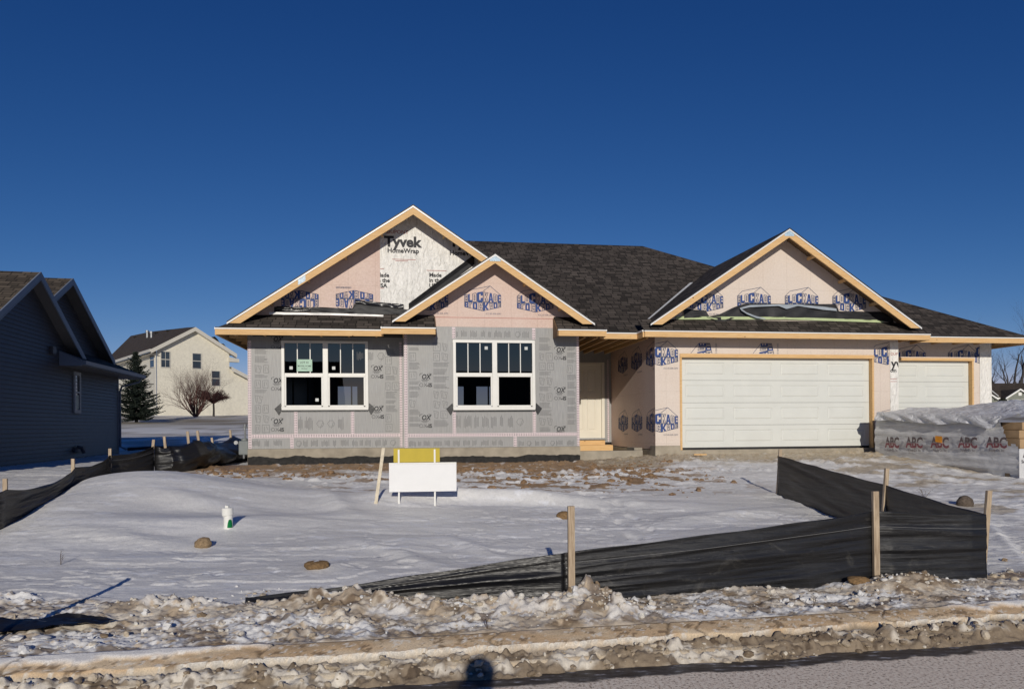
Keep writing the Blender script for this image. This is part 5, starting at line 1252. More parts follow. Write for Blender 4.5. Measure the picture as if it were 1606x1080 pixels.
p = at(335, 652, 59); twiggy('ornamental_tree', (p.x, 59, base1(p.x, 59)), 4, 1.4, .85, 1.7, 1.0, bark3, 'small dark red twiggy tree with a round crown, right of the tall bare shrub')
def spruce(loc, H_, W__, seed):
    r = random.Random(seed); e = empty('spruce_tree', loc, 0, label='dark green spruce between the slate blue house and the cream house', cat='tree')
    T = MB(); T.tube([(0, 0, 0), (0, 0, H_ * .5), (0, 0, H_ * .97)], [.11, .06, .012], 8); T.build('trunk', bark, e)
    C_ = MB(); z = .30
    while z < H_ * .985:
        f = 1 - z / H_; L0 = W__ * .5 * (f ** .8) * 1.12 + .05; n = int(6 + 9 * f)
        for k in range(n):
            a = r.uniform(0, 6.28); L = L0 * r.uniform(.55, 1.18); rise = r.uniform(-.35, .10) if f > .4 else r.uniform(-.1, .5); zz = z + r.uniform(-.06, .06)
            steps = max(3, int(L / .085))
            for j in range(steps):
                t = (j + .5) / steps; cx_ = math.cos(a) * L * t; cy_ = math.sin(a) * L * t; cz_ = zz + L * (rise * t + .28 * t * t)
                for q in range(11):
                    b = a + r.uniform(-1.3, 1.3); l = r.uniform(.07, .17) * (1.15 - .5 * t); d = Vector((math.cos(b), math.sin(b), r.uniform(-.65, .25))).normalized() * l; s_ = d.cross(Vector((r.gauss(0, 1), r.gauss(0, 1), r.gauss(0, 1)))).normalized() * r.uniform(.016, .034)
                    o = Vector((cx_, cy_, cz_)); C_.face([o - s_, o + s_, o + d + s_ * .25, o + d - s_ * .25])
        z += .085 + .03 * f
    m = NT('spruce_needles'); v = m.coord(); c = m.ramp(m.noise(v, 5, 4, .7), [(.3, (.010, .017, .012)), (.55, (.028, .040, .030)), (.75, (.060, .070, .052))]); C_.build('crown', m.done(c, .8), e)
p = at(208, 662, 48); spruce((p.x + .25, 48, base1(p.x, 48)), 4.7, 2.9, 3)

# ---------------------------------------------------------------- silt fences
def mat_fabric():
    m = NT('black_woven_fabric'); v = m.coord(); g = m.noise(m.coord('Object', (.25, .25, 5)), 5, 4, .65, .5)
    wv = m.n('ShaderNodeTexWave', i_Scale=60.0, i_Distortion=1.0); wv.bands_direction = 'Z'; m.l(v, wv.inputs['Vector'])
    dust = m.ramp(m.noise(v, 3.5, 6, .75, 1.2), [(.58, 0), (.85, .55)])
    c = m.mix(dust, (.009, .009, .010), (.15, .14, .12))
    c = m.mix(m.ramp(m.noise(m.coord('Object', (14, 14, 2.2)), 2.5, 4, .7), [(.62, 0), (.85, .22)]), c, (.12, .115, .11))
    return m.done(c, m.ramp(g, [(.3, .30), (.7, .50)]), m.bump(g, .5, .02, m.bump(wv.outputs['Fac'], .25, .002)), .65)
M['fabric'] = mat_fabric()
def cloth(nodes, parent, seed, n_span=26, rows=30, amp=.02, folds=7.0, sag=.0, thread=True, lean=0.0, ridges=(), wob=.004):
    """nodes: (x, y, ztop, zbottom)"""
    pts = []; k = len(nodes)
    for i in range(k - 1):
        for j in range(n_span + (1 if i == k - 2 else 0)):
            t = j / n_span; a, b = nodes[i], nodes[i + 1]; q = [a[m] + (b[m] - a[m]) * t for m in range(4)]; s_ = 4 * t * (1 - t); q[2] -= (sag[i] if hasattr(sag, '__len__') else sag) * s_
            d = Vector((b[0] - a[0], b[1] - a[1], 0)); nrm = Vector((d.y, -d.x, 0)).normalized(); q.append(nrm); q.append(s_); pts.append(q)
    N = len(pts); U = np.zeros(N)
    for i in range(1, N): U[i] = U[i - 1] + math.hypot(pts[i][0] - pts[i - 1][0], pts[i][1] - pts[i - 1][1])
    uu, tt = np.meshgrid(U, np.linspace(0, 1, rows + 1)); 
    dv = amp * ((fbm(uu * .7 + seed, tt * folds + uu * .5, 4, seed) - .5) * 2.6 + (1 - np.abs(2 * fbm(uu * .45, tt * folds * 1.6 + uu * .7, 3, seed + 9) - 1)) * .9)
    vs = []; 
    for r_ in range(rows + 1):
        for i in range(N):
            x, y, za, zb, nrm, s_ = pts[i]; t = r_ / rows; z = za + (zb - za) * t; o = dv[r_, i] * (.25 + .75 * min(1, s_ * 2)) + lean * math.sin(t * math.pi) * min(1, i / N * 6) + sum(q[2] * math.exp(-((t - q[0] - .05 * math.sin(uu[r_, i] * 1.3 + q[0] * 9)) / q[1]) ** 2) for q in ridges) * (.4 + .6 * min(1, s_ * 2))
            vs.append((x + nrm.x * o, y + nrm.y * o, z + (wob * math.sin(uu[r_, i] * 7 + seed) if r_ == 0 else 0)))
    fs = [(r_ * N + i, r_ * N + i + 1, (r_ + 1) * N + i + 1, (r_ + 1) * N + i) for r_ in range(rows) for i in range(N - 1)]
    mb = MB(); mb.raw(vs, fs); o = mb.build('fabric', M['fabric'], parent, smooth=True)
    sol = o.modifiers.new('thick', 'SOLIDIFY'); sol.thickness = .003
    if thread:
        r_ = int(rows * .2); th = MB(); th.tube([Vector(vs[r_ * N + i]) + pts[i][4] * .004 for i in range(0, N, 3)], .0016, 4); th.build('seam_thread', plain('grey_thread', (.25, .25, .25), .7), o)
    return o
def stake(parent, p0, p1, w=.052, d=.032, rz=.2, mat=None):
    m = MB(); m.bar(p0, p1, w, d, up=(math.sin(rz), -math.cos(rz), 0)); return m.build('stake', mat or M['stake'], parent, bevel=.003)
def atY(px, py, Y): a, b = ray(px, py); return Vector((a * Y, Y, CH + b * Y))
def fence_node(px, pyt, pyb, below=.06):
    g = G(px, pyb); a, b = ray(px, pyt); return (g.x, g.y, CH + b * g.y, g.z - below)
def byheight(px, pyt, h):
    a, b = ray(px, pyt); Y = 4
    while Y < 30 and CH + b * Y > base1(a * Y, Y) + h: Y += .02
    return (a * Y, Y, CH + b * Y, base1(a * Y, Y) - .06)
f1 = empty('silt_fence', tuple(G(1536, 912)), 0, label='black silt fence bent into a corner on wooden stakes along the front kerb', cat='fence'); off = -f1.location
def sh(nodes): return [(n[0] + off.x, n[1] + off.y, n[2] + off.z, n[3] + off.z) for n in nodes]
front = [fence_node(*q) for q in ((385, 936, 944, .1), (520, 921, 950), (884, 866, 946), (1372, 801, 915), (1547, 806.5, 912))]
front = [front[0], front[1], tuple((p_ + q_) / 2 for p_, q_ in zip(front[1], front[2]))] + [front[2], None, None] + front[3:]; front[4] = tuple(p_ + (q_ - p_) / 3 for p_, q_ in zip(front[3], front[6])); front[5] = tuple(p_ + (q_ - p_) * 2 / 3 for p_, q_ in zip(front[3], front[6]))
back = [front[-1], byheight(1470, 784, .60), byheight(1390, 761, .62), byheight(1300, 737, .62), byheight(1219, 714, .64)]
cloth(sh([front[0], front[1], front[3]]), f1, 11, 70, 48, .009, 5, 0, False, .02, ((.16, .035, .014), (.36, .07, .045), (.75, .05, .012))); cloth(sh([front[3], front[6], front[7]]), f1, 12, 90, 48, .024, 9, [.012, .006], True, 0, ((.22, .03, .010), (.42, .04, .016), (.62, .03, .008))); cloth(sh([back[0], back[2], back[4]]), f1, 13, 50, 30, .026, 5, .012)
def st_at(n, pxt, pyt, extra=(0, 0), w=.052, low=.2, fo=.035):
    top = atY(pxt, pyt, n[1] - fo + extra[1]); p0 = Vector((n[0] + extra[0], n[1] - fo, n[3] - low)); return stake(f1, p0 + off, top + off, w)
st_at(front[3], 895.5, 793, (.062, 0), .056); st_at(front[6], 1372.5, 770, (.0, 0), .058); st_at(front[7], 1551, 769, (-.035, 0), .050, .2, -.045)
st_at(back[2], 1391, 734, (-.05, 0), .05, .1, -.03); st_at(back[4], 1224, 704, (0, 0), .05, .1, -.03)
m = MB(); p = G(1490, 900); a_, b_ = ray(1490, 893); p = Vector((a_ * 5.98, 5.98, CH + b_ * 5.98)); 
# left fence
nl = []
for px, pyt, Y, hb in ((-70, 772, 8.1, .1), (8, 768, 8.9, .1), (117, 732, 11.2, .1), (171, 714, 13.2, .1), (241, 699.5, 14.2, .1), (262, 699, 14.4, .1), (299, 689, 14.9, .1), (322, 690.5, 15.8, .1), (342, 694, 17.0, .1), (366, 683, 18.4, .1), (378, 698, 19.2, .1)):
    p = atY(px, pyt, Y); nl.append((p.x, p.y, p.z, base1(p.x, p.y) - .05))
f2 = empty('silt_fence', (nl[2][0], nl[2][1], nl[2][3]), 0, label='sagging black silt fence on short stakes between snow drift and slate blue house', cat='fence'); off = -f2.location
cloth(sh(nl[:5]), f2, 21, 24, 34, .055, 4, [.03, .10, .06, .045], True); cloth(sh(nl[4:]), f2, 25, 14, 26, .15, 2.5, .04, False, .30)
def st2(px, pyt, Y, low=.9, lean=0, w=.05):
    top = atY(px, pyt, Y + .04); stake(f2, Vector((top.x - lean, top.y, top.z - low)) + off, top + off, w)
for q in ((8, 750, 8.9), (114.5, 719, 11.2), (172.5, 703, 13.2), (241, 689, 14.2, .9, .08), (257.5, 684, 14.5, .9, -.10), (294, 676, 15.2, .9, -.08), (309.5, 675, 15.6, .9, -.1), (332, 686, 17, .9, -.12), (361, 674, 18.4, .9, -.05)): st2(*q)
# fallen piece by the kerb, with its leaning stake out of frame
g0 = G(40, 975); f3 = empty('silt_fence', tuple(g0), 0, label='collapsed black silt fence fabric half buried in snow near the bottom left corner', cat='fence'); off = -f3.location
def flat_cloth(path, wd, seed):
    vs = []; n = 60; rows = 10; P_ = [G(*q) for q in path]; L = len(P_) - 1
    for r_ in range(rows + 1):
        for i in range(n + 1):
            t = i / n * L; k = min(int(t), L - 1); p = P_[k].lerp(P_[k + 1], t - k); w = wd * math.sin(min(1, (1 - i / n) * 3) * math.pi / 2); yy = p.y + (r_ / rows - .5) * w
            vs.append((p.x + off.x, yy + off.y, 0, p.x, yy))
    zz = height(np.array([v[3] for v in vs]), np.array([v[4] for v in vs])); nn = fbm(np.array([v[3] * 3 for v in vs]), np.array([v[4] * 14 for v in vs]), 3, seed)
    V = [(v[0], v[1], max(z, g0.z - .02) * .35 + (base1(v[3], v[4]) + .10) * .65 + off.z + .10 * (q - .42)) for v, z, q in zip(vs, zz, nn)]
    mb = MB(); mb.raw(V, [(r_ * (n + 1) + i, r_ * (n + 1) + i + 1, (r_ + 1) * (n + 1) + i + 1, (r_ + 1) * (n + 1) + i) for r_ in range(rows) for i in range(n)]); return mb.build('fabric', M['fabric'], f3, smooth=True)
flat_cloth([(-120, 1004), (-20, 996), (60, 993), (190, 985)], .30, 31)
stake(f3, Vector((-3.60, 4.75, 0.0)) + off, Vector((-3.44, 4.62, .98)) + off, .05, .035)

# ---------------------------------------------------------------- small things on the lot
def seated(px, py): p = G(px, py); return Vector((p.x, p.y, hz(p.x, p.y)))
def ray_ground(px, py):
    """where the photo's ray meets the modelled snow"""
    a, b = ray(px, py); Ys = np.arange(4.0, 30, .01); g = height(a * Ys, Ys); k = np.argmax(CH + b * Ys <= g); return Vector((a * Ys[k], Ys[k], g[k]))
q = ray_ground(358, 827); e = empty('cleanout_pipe', tuple(q), 0, label='short white plastic cleanout pipe with cap and green mark standing in the snow', cat='pipe')
kx = q.y / 1150; r0 = 6.8 * kx
m = MB(); m.tube([(0, 0, -.1), (0, 0, 27 * kx)], r0, 28); m.build('pipe', M['white'], e, smooth=False)
m = MB(); m.tube([(-.004, 0, 19 * kx), (-.006, 0, 19.6 * kx), (-.008, 0, 30 * kx), (-.008, 0, 31 * kx)], [r0 * 1.08, r0 * 1.26, r0 * 1.28, r0 * 1.15], 28); m.tube([(-.008, 0, 31 * kx), (-.008, 0, 34.5 * kx)], r0 * .55, 4); m.build('cap', M['white'], e)
m = MB(); vs = []
for j in range(9):
    z = .0 + 13 * kx * j / 8; hw = .62 * math.sqrt(max(0, 1 - (j / 8.6) ** 2)); vs.append([((r0 + .002) * math.sin(.78 + t * hw), -(r0 + .002) * math.cos(.78 + t * hw), z) for t in (-1, -.5, 0, .5, 1)])
for j in range(8):
    for i in range(4): m.face([vs[j][i], vs[j][i + 1], vs[j + 1][i + 1], vs[j + 1][i]])
m.build('paint_mark', plain('green_paint', (.0, .16, .04), .5), e)
def rock(name, px, py, wpx, hpx, mat, label, cat='rock', snow=False, seed=1, dep=.8):
    q = ray_ground(px, py); s = q.y / 1150; bm = bmesh.new(); bmesh.ops.create_icosphere(bm, subdivisions=4, radius=1); r = np.random.RandomState(seed); w1_, w2_ = r.randn(3, 4), r.randn(3, 4) * 3.5
    for v in bm.verts:
        c = np.array(v.co); k = 1 + .08 * np.sin(c @ w1_ * 1.6 + 1).sum() + .03 * np.sin(c @ w2_ * 2).sum() - .22 * max(0, (c @ w1_).max() / np.linalg.norm(w1_, axis=0).max() - .72); v.co = Vector((c * k * np.array([wpx / 2 * s, wpx / 2 * s * dep, hpx * .75 * s])).tolist())
    me = bpy.data.meshes.new(name); bm.to_mesh(me); bm.free(); me.polygons.foreach_set('use_smooth', [True] * len(me.polygons)); me.materials.append(mat)
    o = bpy.data.objects.new(name, me); col.objects.link(o); o.location = q + Vector((0, 0, hpx * .3 * s)); tag(o, label, cat)
    if snow:
        m = MB(); bm = bmesh.new(); bmesh.ops.create_icosphere(bm, subdivisions=3, radius=1); 
        vs = [(v.co.x * wpx * .22 * s + wpx * .05 * s, v.co.y * wpx * .2 * s, v.co.z * hpx * .22 * s + hpx * .62 * s) for v in bm.verts]; fs = [[v.index for v in f.verts] for f in bm.faces]; bm.free(); m.raw(vs, fs); m.build('snow_cap', plain('fresh_snow', (.8, .8, .82), .6, .02), o, smooth=True)
    return o
stone = plain('brown_stone', (.26, .185, .11), .85, .35, 45, .2, .5); earth = plain('brown_clod', (.22, .14, .07), .95, .35, 50, .1, .8)
rock('rock', 318.5, 857, 23, 13, stone, 'rounded brown stone on smooth snow left below the white cleanout pipe', seed=4)
rock('earth_clod', 497, 889, 35, 9, earth, 'flat brown earth clod with a snow cap, lying in the open snow', 'clod', True, 5)
rock('earth_clod', 884, 811, 19, 9, earth, 'brown earth clod behind the nearest silt fence stake', 'clod', False, 6)
rock('earth_clod', 1514, 792, 24, 13, plain('grey_brown_clod', (.12, .095, .075), .95, .4, 40, .1, .8), 'grey brown lump sticking up behind the back run of silt fence', 'clod', False, 7)
rock('earth_clod', 1345, 913, 34, 9, earth, 'brown earth clod against the fence left of the middle stake', 'clod', False, 8)
# leaning lath
b0 = ray_ground(587, 790); tp_ = atY(601.5, 702, b0.y + .05); m = MB(); m.bar(b0 - Vector((0, 0, .15)), tp_, .045, .012, up=(0, -1, .1)); tag(m.build('survey_stake', M['lath'], None), 'thin pale wooden lath leaning in the snow left of the yard sign', 'stake')
# yard sign
sb_ = ray_ground(640, 789); e = empty('yard_sign', tuple(sb_), R(6), label='white yard sign with a yellow panel on top, standing before the house', cat='sign')
k = sb_.y / 1150; y0_ = sb_
def SX(px): return (px - 640) * k
def SZ(py): return (788 - py) * k
m = MB(); m.box(SX(618), SX(690), -.006, .006, SZ(724), SZ(702)); m.build('top_panel', plain('yellow_sheet', (.50, .38, .03), .45, .06), e, bevel=.002)
m = MB(); m.box(SX(611), SX(716), -.03, -.02, SZ(770), SZ(727)); m.build('sign_panel', plain('white_sheet', (.80, .80, .79), .5, .02), e, bevel=.003)
for px in (626, 682): m = MB(); m.box(SX(px) - .012, SX(px) + .012, -.012, .0, -.25, SZ(704)); m.build('post', M['white'], e)
m = MB(); m.box(SX(611), SX(716), -.018, -.007, SZ(727), SZ(724.5)); m.build('crossbar', M['white'], e)

# gas meter on the left wall
e = empty('gas_meter', (HO[0] + (UL - .16) * ct - 1.0 * st, HO[1] + (UL - .16) * st + 1.0 * ct, .86), TH, label='grey gas meter with silver regulator on the left end wall of the new house', cat='gas meter')
m = MB(); m.box(-.11, .11, -.12, .12, .18, .50); m.tube([(0, 0, .48), (0, 0, .56)], .07, 16); m.build('meter_box', plain('meter_grey', (.20, .22, .22), .5, .1), e, bevel=.025)
m = MB(); m.tube([(.0, -.08, .1), (.0, -.08, .2)], .025, 10); m.tube([(0, .06, .55), (0, .06, .75), (-.02, .06, .80)], .022, 10); m.tube([(-.02, .06, .80), (.14, .06, .80)], .02, 8); m.tube([(-.17, -.05, .44), (-.1, -.05, .44)], .02, 8); m.build('gas_pipe', M['metal'], e)
m = MB(); m.tube([(-.17, -.09, .46), (-.17, -.02, .46)], .045, 16); m.tube([(-.0, .06, .80), (0, .06, .88)], .035, 12); m.build('regulator', M['metal'], e)
# scrap boards on the gravel
for (px, py, L, rz, lb) in ((992, 711, .42, .25, 'short pale board lying on the gravel by the porch wall'), (1098, 714.5, .28, -.1, 'small scrap of pale lumber on gravel before the wide garage door'), (970, 700, .40, .5, 'short pine offcut leaning beside the timber step')):
    p = ray_ground(px, py); m = MB(); m.box(-L / 2, L / 2, -.045, .045, .0, .03); o = m.build('scrap_board', M['wood'], None, bevel=.003); o.location = p + Vector((0, 0, .01)); o.rotation_euler = (0, 0, rz); tag(o, lb, 'board')
# dry weeds
def weed(px, py, h, n, sd_, lb):
    r = random.Random(sd_); q = ray_ground(px, py); m = MB()
    for i in range(n):
        a = r.uniform(0, 6.28); t = r.uniform(.1, .9); d = Vector((math.sin(t) * math.cos(a), math.sin(t) * math.sin(a), math.cos(t))) * h * r.uniform(.5, 1); m.tube([(0, 0, -.02), d * .6 + Vector((0, 0, .02)), d], [.0022, .0017, .0008], 4)
        for j in range(3): p_ = d * r.uniform(.4, .9); m.tube([p_, p_ + Vector((r.uniform(-.04, .04), r.uniform(-.04, .04), .03))], [.0014, .0006], 3)
    o = m.build('dry_weed', plain('dry_stem', (.10, .07, .05), .9), None); o.location = q; tag(o, lb, 'weed')
weed(1450, 780, .22, 7, 2, 'wispy dry weed poking up behind the back run of silt fence'); weed(95, 885, .16, 3, 3, 'thin dry stalk in the shadow below the left silt fence'); weed(765, 985, .12, 3, 5, 'small dry twig on the ploughed snow left of the stake pile'); weed(1275, 950, .11, 3, 6, 'small dry twig on dirty snow in front of the black fence')

# ---------------------------------------------------------------- wrapped pallet
pa, pb = G(1379, 713), G(1599, 752); Lb = (pb - pa).length; dirb = (pb - pa).normalized(); bx = Vector((dirb.x, dirb.y, 0)).normalized(); by = Vector((-bx.y, bx.x, 0))
if by.x < 0: by = -by
zb0 = min(pa.z, pb.z)
def zat(px, py, t): p = pa.lerp(pb, t); a, b = ray(px, py); return CH + b * p.y
Hn, Hf = zat(1599, 655, 1) - zb0, zat(1379, 647, 0) - zb0
pl_ = empty('wrapped_pallet', (pa.x, pa.y, zb0), math.atan2(bx.y, bx.x), label='long stack of building supplies in torn grey plastic wrap beside the driveway', cat='pallet')
sgn = 1 if (Matrix.Rotation(-pl_.rotation_euler.z, 3, 'Z') @ by).y > 0 else -1     # local y towards the hidden side
m_ = NT('grey_plastic_wrap'); v = m_.coord('Object', (.5, 1, 5)); st_ = m_.noise(v, 3, 5, .65, 1.0); st2_ = m_.noise(m_.coord('Object', (1, 1, 3), (0, R(12), 0)), 5, 4, .7, 1.5)
cw_ = m_.mix(m_.ramp(st2_, [(.60, 0), (.72, .45)]), m_.ramp(st_, [(.3, (.50, .50, .505)), (.6, (.66, .66, .66)), (.8, (.80, .80, .80))]), (.60, .60, .60))
M['film'] = m_.done(cw_, .28, m_.bump(st2_, .7, .03, m_.bump(st_, .5, .03)), .6)
m_ = NT('grey_plastic_cover'); v = m_.coord('Object', (.8, 1.3, 2), (0, 0, R(20))); n1 = m_.noise(v, 2.6, 4, .6, 1.8); n2 = m_.noise(v, 9, 4, .7, 1)
M['cover'] = m_.done(m_.ramp(n1, [(.3, (.60, .61, .62)), (.7, (.80, .80, .80))]), .32, m_.bump(n2, .5, .03, m_.bump(n1, .8, .10)), .6)
Wd = 2.2; nx, nz_ = 110, 26; vs = []; torn = lambda s, z: False
def hb(s): return Hf + (Hn - Hf) * s
S = MB(); idx = {}
for j in range(nz_ + 1):
    for i in range(nx + 1):
        s, t = i / nx, j / nz_; z = t * hb(s); w_ = .05 * (fbm(np.array([s * 9.0]), np.array([t * 5.0]), 4, 601)[0] - .5) + .03 * math.sin(t * math.pi) - .05 * (1 - t) * (t < .15); x = s * Lb - .12 * (1 - s) ** 6 * math.sin(t * 3.1); vs.append((x, -sgn * (w_ + .012 * math.sin(t * 40 + 3 * s)), z))
def hole(i, j):
    s, t = (i + .5) / nx, (j + .5) / nz_; s0 = .875; return s > s0 and t > .50 + .10 * (1 - s) / .2 + .06 * math.sin(s * 60) and t > 1.0 - (s - s0) * 7
fs = [(j * (nx + 1) + i, j * (nx + 1) + i + 1, (j + 1) * (nx + 1) + i + 1, (j + 1) * (nx + 1) + i) for j in range(nz_) for i in range(nx) if not hole(i, j)]
S.raw(vs, fs); S.build('side_wrap', M['film'], pl_, smooth=True)
S = MB(); vs = []; ny_ = 40
for j in range(ny_ + 1):
    for i in range(nx + 1):
        s, t = i / nx, max(0, (j - 7) / (ny_ - 7)); x = s * (Lb + .06) + .0; y = t * Wd; edge = min(1, t * 7); dr = max(0, 7 - j) / 7 * (.16 + .10 * vn(np.array([s * 6.0]), np.array([2.0]), 640)[0]) * (1 if s < .86 else max(0, 1 - (s - .86) / .04)); fo = (.05 + .03 * math.sin(s * 40 + j)) * min(1, dr * 8)
        hump = .26 * math.exp(-((s - .55) / .28) ** 2 - ((t - .75) / .4) ** 2) + .10 * math.exp(-((s - .12) / .09) ** 2 - ((t - .35) / .25) ** 2) + .13 * math.exp(-((s - .93) / .14) ** 2 - ((t - .5) / .4) ** 2) + .03 * t
        nn = (fbm(np.array([s * 7.0 + t * 3]), np.array([t * 6.0 - s * 2]), 4, 611)[0] - .5) * .11 + (fbm(np.array([s * 20.0 + 5 * t]), np.array([t * 9.0]), 3, 615)[0] - .5) * .05
        z = hb(s) + edge * (hump + nn) + .02 - dr; vs.append((x, sgn * (y - .06 - fo), z))
S.raw(vs, [(j * (nx + 1) + i, j * (nx + 1) + i + 1, (j + 1) * (nx + 1) + i + 1, (j + 1) * (nx + 1) + i) for j in range(ny_) for i in range(nx)]); S.build('top_cover', M['cover'], pl_, smooth=True)
S = MB(); S.face([(Lb, -sgn * .02, 0), (Lb + .03, sgn * Wd, 0), (Lb + .03, sgn * Wd, hb(1) * .52), (Lb, -sgn * .02, hb(1) * .50)]); S.build('end_wrap', plain('white_wrap_end', (.62, .62, .62), .4, .12, 4, .5, .5), pl_)
S = MB(); S.box(.1, Lb * .80, min(sgn * .12, sgn * (Wd - .1)), max(sgn * .12, sgn * (Wd - .1)), .12, min(Hf, Hn) - .08)
for k_ in range(4): x_ = .15 + (Lb - .5) * k_ / 3; S.box(x_, x_ + .1, min(sgn * .03, sgn * Wd), max(sgn * .03, sgn * Wd), .0, .115)
S.build('stacked_boards', plain('board_stack', (.16, .12, .08), .8, .2), pl_)
# flap of cover lifted over the tear
S = MB(); vs = []
for j in range(7):
    for i in range(15):
        s = .86 + .155 * i / 14; t = j / 6; z = hb(s) + .03 + .07 * math.sin(t * 2.6) * (i / 14) - .10 * t * (1 - i / 14) - .02 * t; vs.append((s * Lb, -sgn * (.02 + .13 * t * (.4 + .6 * i / 14)), z))
S.raw(vs, [(j * 15 + i, j * 15 + i + 1, (j + 1) * 15 + i + 1, (j + 1) * 15 + i) for j in range(6) for i in range(14)]); S.build('loose_flap', plain('white_film', (.66, .67, .68), .35, .06, 4, .5), pl_, smooth=True)
PT = lambda x, z: (x, -sgn * .075, z)
Tk, Tr = MB(), MB()
flip = (Matrix.Rotation(pl_.rotation_euler.z, 3, 'Z') @ Vector((1, 0, 0)))
def onside(px, py):
    a, b = ray(px, py); n = Vector((by.x, by.y, 0)); o = Vector((pa.x, pa.y, 0)) - n * .075; t = o.dot(n) / Vector((a, 1, 0)).dot(n); p = Vector((a * t, t, 0)); return (p - o).dot(bx), CH + b * t - zb0
for px0, px1 in ((1388.5, 1410), (1421, 1447), (1460, 1488), (1503, 1532.5), (1547, 1579)):
    x0_, z0_ = onside(px0, 701); x1_, _ = onside(px1, 701); w_ = x1_ - x0_; zt_ = onside(px0, 684.5 + (px0 - 1388) * .0)[1]; h_ = (zt_ - z0_)
    vs_, fs_ = text2d('ABC', 1, .035); xm = max(v_[0] for v_ in vs_); ym = max(v_[1] for v_ in vs_)
    xx0 = 0 if px0 > 1389 else 0
    for f_ in fs_:
        poly = [(x0_ + vs_[i_][0] / xm * w_, z0_ + vs_[i_][1] / ym * h_) for i_ in f_]
        put_poly(Tk, PT, poly, [(0, 1, -(z0_ + h_ * .48))]); put_poly(Tr, PT, poly, [(0, -1, z0_ + h_ * .42)])
    put_text(Tk, PT, x0_ + .05, z0_ - h_ * .36, 'Supply Co. Inc.', h_ * .34, .012, 0, 'LEFT', w_ / (h_ * .34) / 7.6)
Tk.build('printed_mark', plain('grey_red_ink', (.12, .09, .095), .4), pl_); Tr.build('printed_mark', plain('maroon_ink', (.22, .07, .085), .4), pl_)
x0_, z0_ = onside(1467, 694); x1_, z1_ = onside(1477.5, 684); m = MB(); m.prism([PT(x0_, z0_ + .02), PT(x1_, z0_), PT(x1_, z1_), PT(x0_, z1_ + .01)], (0, -sgn * .004, 0)); ol = m.build('orange_label', plain('orange_label', (.85, .33, .02), .5, .15), pl_)
put_ = MB(); put_text(put_, lambda x, z: (x, -sgn * .081, z), x0_ + .03, (z0_ + z1_) / 2 - .02, 'FRAGILE', (z1_ - z0_) * .26, .01, 0, 'LEFT', .85) if 0 else None
# white end print
Te = MB(); PE = lambda y, z: (Lb + .012, sgn * y, z); put_text(Te, PE, .06, hb(1) * .36, 'ABC', .16, .01); put_text(Te, PE, .02, hb(1) * .27, 'Supply Co. Inc.', .09, .004); Te.build('printed_mark', plain('dark_ink2', (.07, .06, .07), .5), pl_)
# cardboard boxes showing in the tear
card = plain('cardboard', (.40, .27, .15), .8, .15, 6)
Rz = Matrix.Rotation(pl_.rotation_euler.z, 3, 'Z'); n_ = hb(1)
for i_, (s0_, s1_, za_, zb_, dy, lb) in enumerate(((.835, .995, .50, .66, .02, 'lower brown cardboard carton in the torn corner of the wrap, with a dark label'), (.85, .985, .665, .80, .05, 'middle cardboard carton in the torn corner of the wrap'), (.87, .99, .805, .93, .10, 'uppermost cardboard carton under the loose flap of wrap'))):
    m = MB(); L_ = (s1_ - s0_) * Lb; h_ = (zb_ - za_) * n_; m.box(0, L_, min(sgn * 0, sgn * 1.6), max(0, sgn * 1.6), 0, h_); o = m.build('cardboard_box', card, None, bevel=.008)
    o.location = Vector((pa.x, pa.y, zb0)) + Rz @ Vector((s0_ * Lb, sgn * dy, za_ * n_)); o.rotation_euler = (0, 0, pl_.rotation_euler.z); tag(o, lb, 'box')
    m = MB(); 
    if i_ == 0: m.box(L_ * .25, L_ * .55, -sgn * .003 - .001, -sgn * .003 + .001, h_ * .25, h_ * .75); m.build('box_label', plain('dark_label', (.09, .07, .05), .7), o)

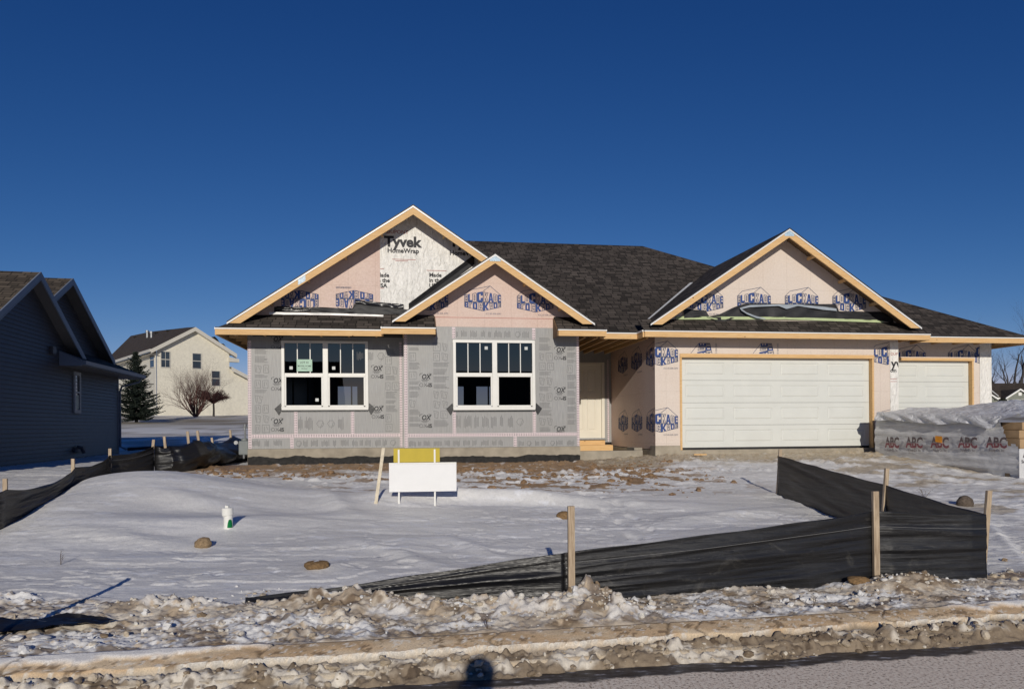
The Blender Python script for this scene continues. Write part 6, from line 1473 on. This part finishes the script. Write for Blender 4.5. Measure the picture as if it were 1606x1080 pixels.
# ---------------------------------------------------------------- photographer, behind the lens; only the shadow is in the picture
def person():
    J = {'pel': (0.010, -.36, .98), 'ches': (0.010, -.37, 1.25), 'neck': (0.010, -.36, 1.50), 'hd': (0.010, -.33, 1.62), 'hd2': (0.010, -.33, 1.74),
         'sl': (-0.205, -.36, 1.43), 'el': (-0.330, -.20, 1.26), 'wl': (-0.125, -.115, 1.50), 'sr': (0.225, -.36, 1.43), 'er': (0.310, -.20, 1.26), 'wr': (0.070, -.115, 1.50),
         'hl': (-0.080, -.36, .93), 'kl': (-0.100, -.33, .52), 'al': (-0.110, -.38, .10), 'tl': (-0.120, -.22, .04), 'hr': (0.100, -.36, .93), 'kr': (0.120, -.32, .52), 'ar': (0.130, -.38, .10), 'tr': (0.150, -.22, .04),
         'pl': (-0.120, -.085, 1.575), 'pr': (0.050, -.085, 1.575)}
    Rd = {'pel': .165, 'ches': .175, 'neck': .065, 'hd': .088, 'hd2': .10, 'sl': .095, 'el': .068, 'wl': .032, 'sr': .095, 'er': .068, 'wr': .032, 'hl': .105, 'kl': .07, 'al': .045, 'tl': .042, 'hr': .105, 'kr': .07, 'ar': .045, 'tr': .042, 'pl': .030, 'pr': .030}
    E = [('pel', 'ches'), ('ches', 'neck'), ('neck', 'hd'), ('hd', 'hd2'), ('ches', 'sl'), ('sl', 'el'), ('el', 'wl'), ('wl', 'pl'), ('ches', 'sr'), ('sr', 'er'), ('er', 'wr'), ('wr', 'pr'), ('pel', 'hl'), ('hl', 'kl'), ('kl', 'al'), ('al', 'tl'), ('pel', 'hr'), ('hr', 'kr'), ('kr', 'ar'), ('ar', 'tr')]
    names = list(J); 
    V = [list(J[n]) for n in names]; Rr = [Rd[n] for n in names]; Ed = [(names.index(a), names.index(b)) for a, b in E]
    for hand, sx_ in (('pl', 1), ('pr', -1)):
        b = J[hand]; bi = names.index(hand)
        for k, (dz, L) in enumerate(((.030, .055), (.012, .062), (-.006, .060), (-.022, .048))):
            i0 = len(V); V += [[b[0] - sx_ * .012, b[1] - .004, b[2] + dz], [b[0] + sx_ * .012, b[1] - .012, b[2] + dz + .006], [b[0] + sx_ * (.012 + L * .5), b[1] - .004, b[2] + dz + .008]]; Rr += [.0095, .009, .0075]; Ed += [(bi, i0), (i0, i0 + 1), (i0 + 1, i0 + 2)]
        i0 = len(V); V += [[b[0] + sx_ * .01, b[1] - .035, b[2] - .03], [b[0] + sx_ * .035, b[1] - .045, b[2] - .005]]; Rr += [.012, .0095]; Ed += [(bi, i0), (i0, i0 + 1)]
    me = bpy.data.meshes.new('person'); me.from_pydata(V, Ed, []); o = bpy.data.objects.new('person', me); col.objects.link(o)
    sk = o.modifiers.new('skin', 'SKIN'); sub = o.modifiers.new('sub', 'SUBSURF'); sub.levels = sub.render_levels = 2
    for i, sv_ in enumerate(me.skin_vertices[0].data): sv_.radius = (Rr[i], Rr[i]); sv_.use_root = (i == 0)
    me.materials.append(plain('dark_winter_coat', (.03, .035, .05), .85)); return tag(o, 'person in a dark coat and hat whose shadow falls at the bottom edge', 'person')
pr_ = person(); m = MB(); bm = bmesh.new(); bmesh.ops.create_icosphere(bm, subdivisions=3, radius=1); m.raw([(.01 + v.co.x * .105, -.335 + v.co.y * .12, 1.74 + v.co.z * .105) for v in bm.verts if True], [[v.index for v in f.verts] for f in bm.faces]); bm.free(); m.build('knit_hat', plain('dark_knit', (.02, .02, .025), .9), pr_, smooth=True)

# houses across the street, mirrored in the front windows
def street_house(name, x, y, w_, d_, hw_, hr_, label, mat):
    e = empty(name, (x, y, 0), R(8), label=label, cat='house'); m = MB(); m.box(-w_ / 2, w_ / 2, -d_ / 2, d_ / 2, -.2, hw_); m.prism([(-w_ / 2, -d_ / 2 + .01, hw_), (-w_ / 2, d_ / 2 - .01, hw_), (-w_ / 2, 0, hr_ - .15)], (w_, 0, 0)); m.build('wall', mat, e)
    m = MB()
    for k in (-1, 1): slope(m, [(-w_ / 2 - .4, 0, hr_), (w_ / 2 + .4, 0, hr_), (w_ / 2 + .4, k * (d_ / 2 + .5), hw_ - .2), (-w_ / 2 - .4, k * (d_ / 2 + .5), hw_ - .2)], (0, 0, 0), (1, 0, 0))
    m.build('roof', [M['shingle'], M['osb']], e)
    for u in (-w_ * .3, 0, w_ * .3):
        m = MB(); m.box(u - .7, u + .7, d_ / 2 + .001, d_ / 2 + .05, 1.0, 2.3); q = m.build('window', M['white'], e); m = MB(); m.box(u - .6, u + .6, d_ / 2 + .05, d_ / 2 + .06, 1.1, 2.2); m.build('pane', M['glassfar'], q)
street_house('tan_house', -9, -24, 15, 9, 3.4, 6.6, 'low tan house across the street, mirrored in the left front window', plain('tan_siding', (.25, .2, .14)))
street_house('brown_house', 9.5, -26, 14, 9, 3.2, 6.2, 'low brown house across the street, mirrored in the right front window', plain('brown_siding', (.15, .10, .07)))
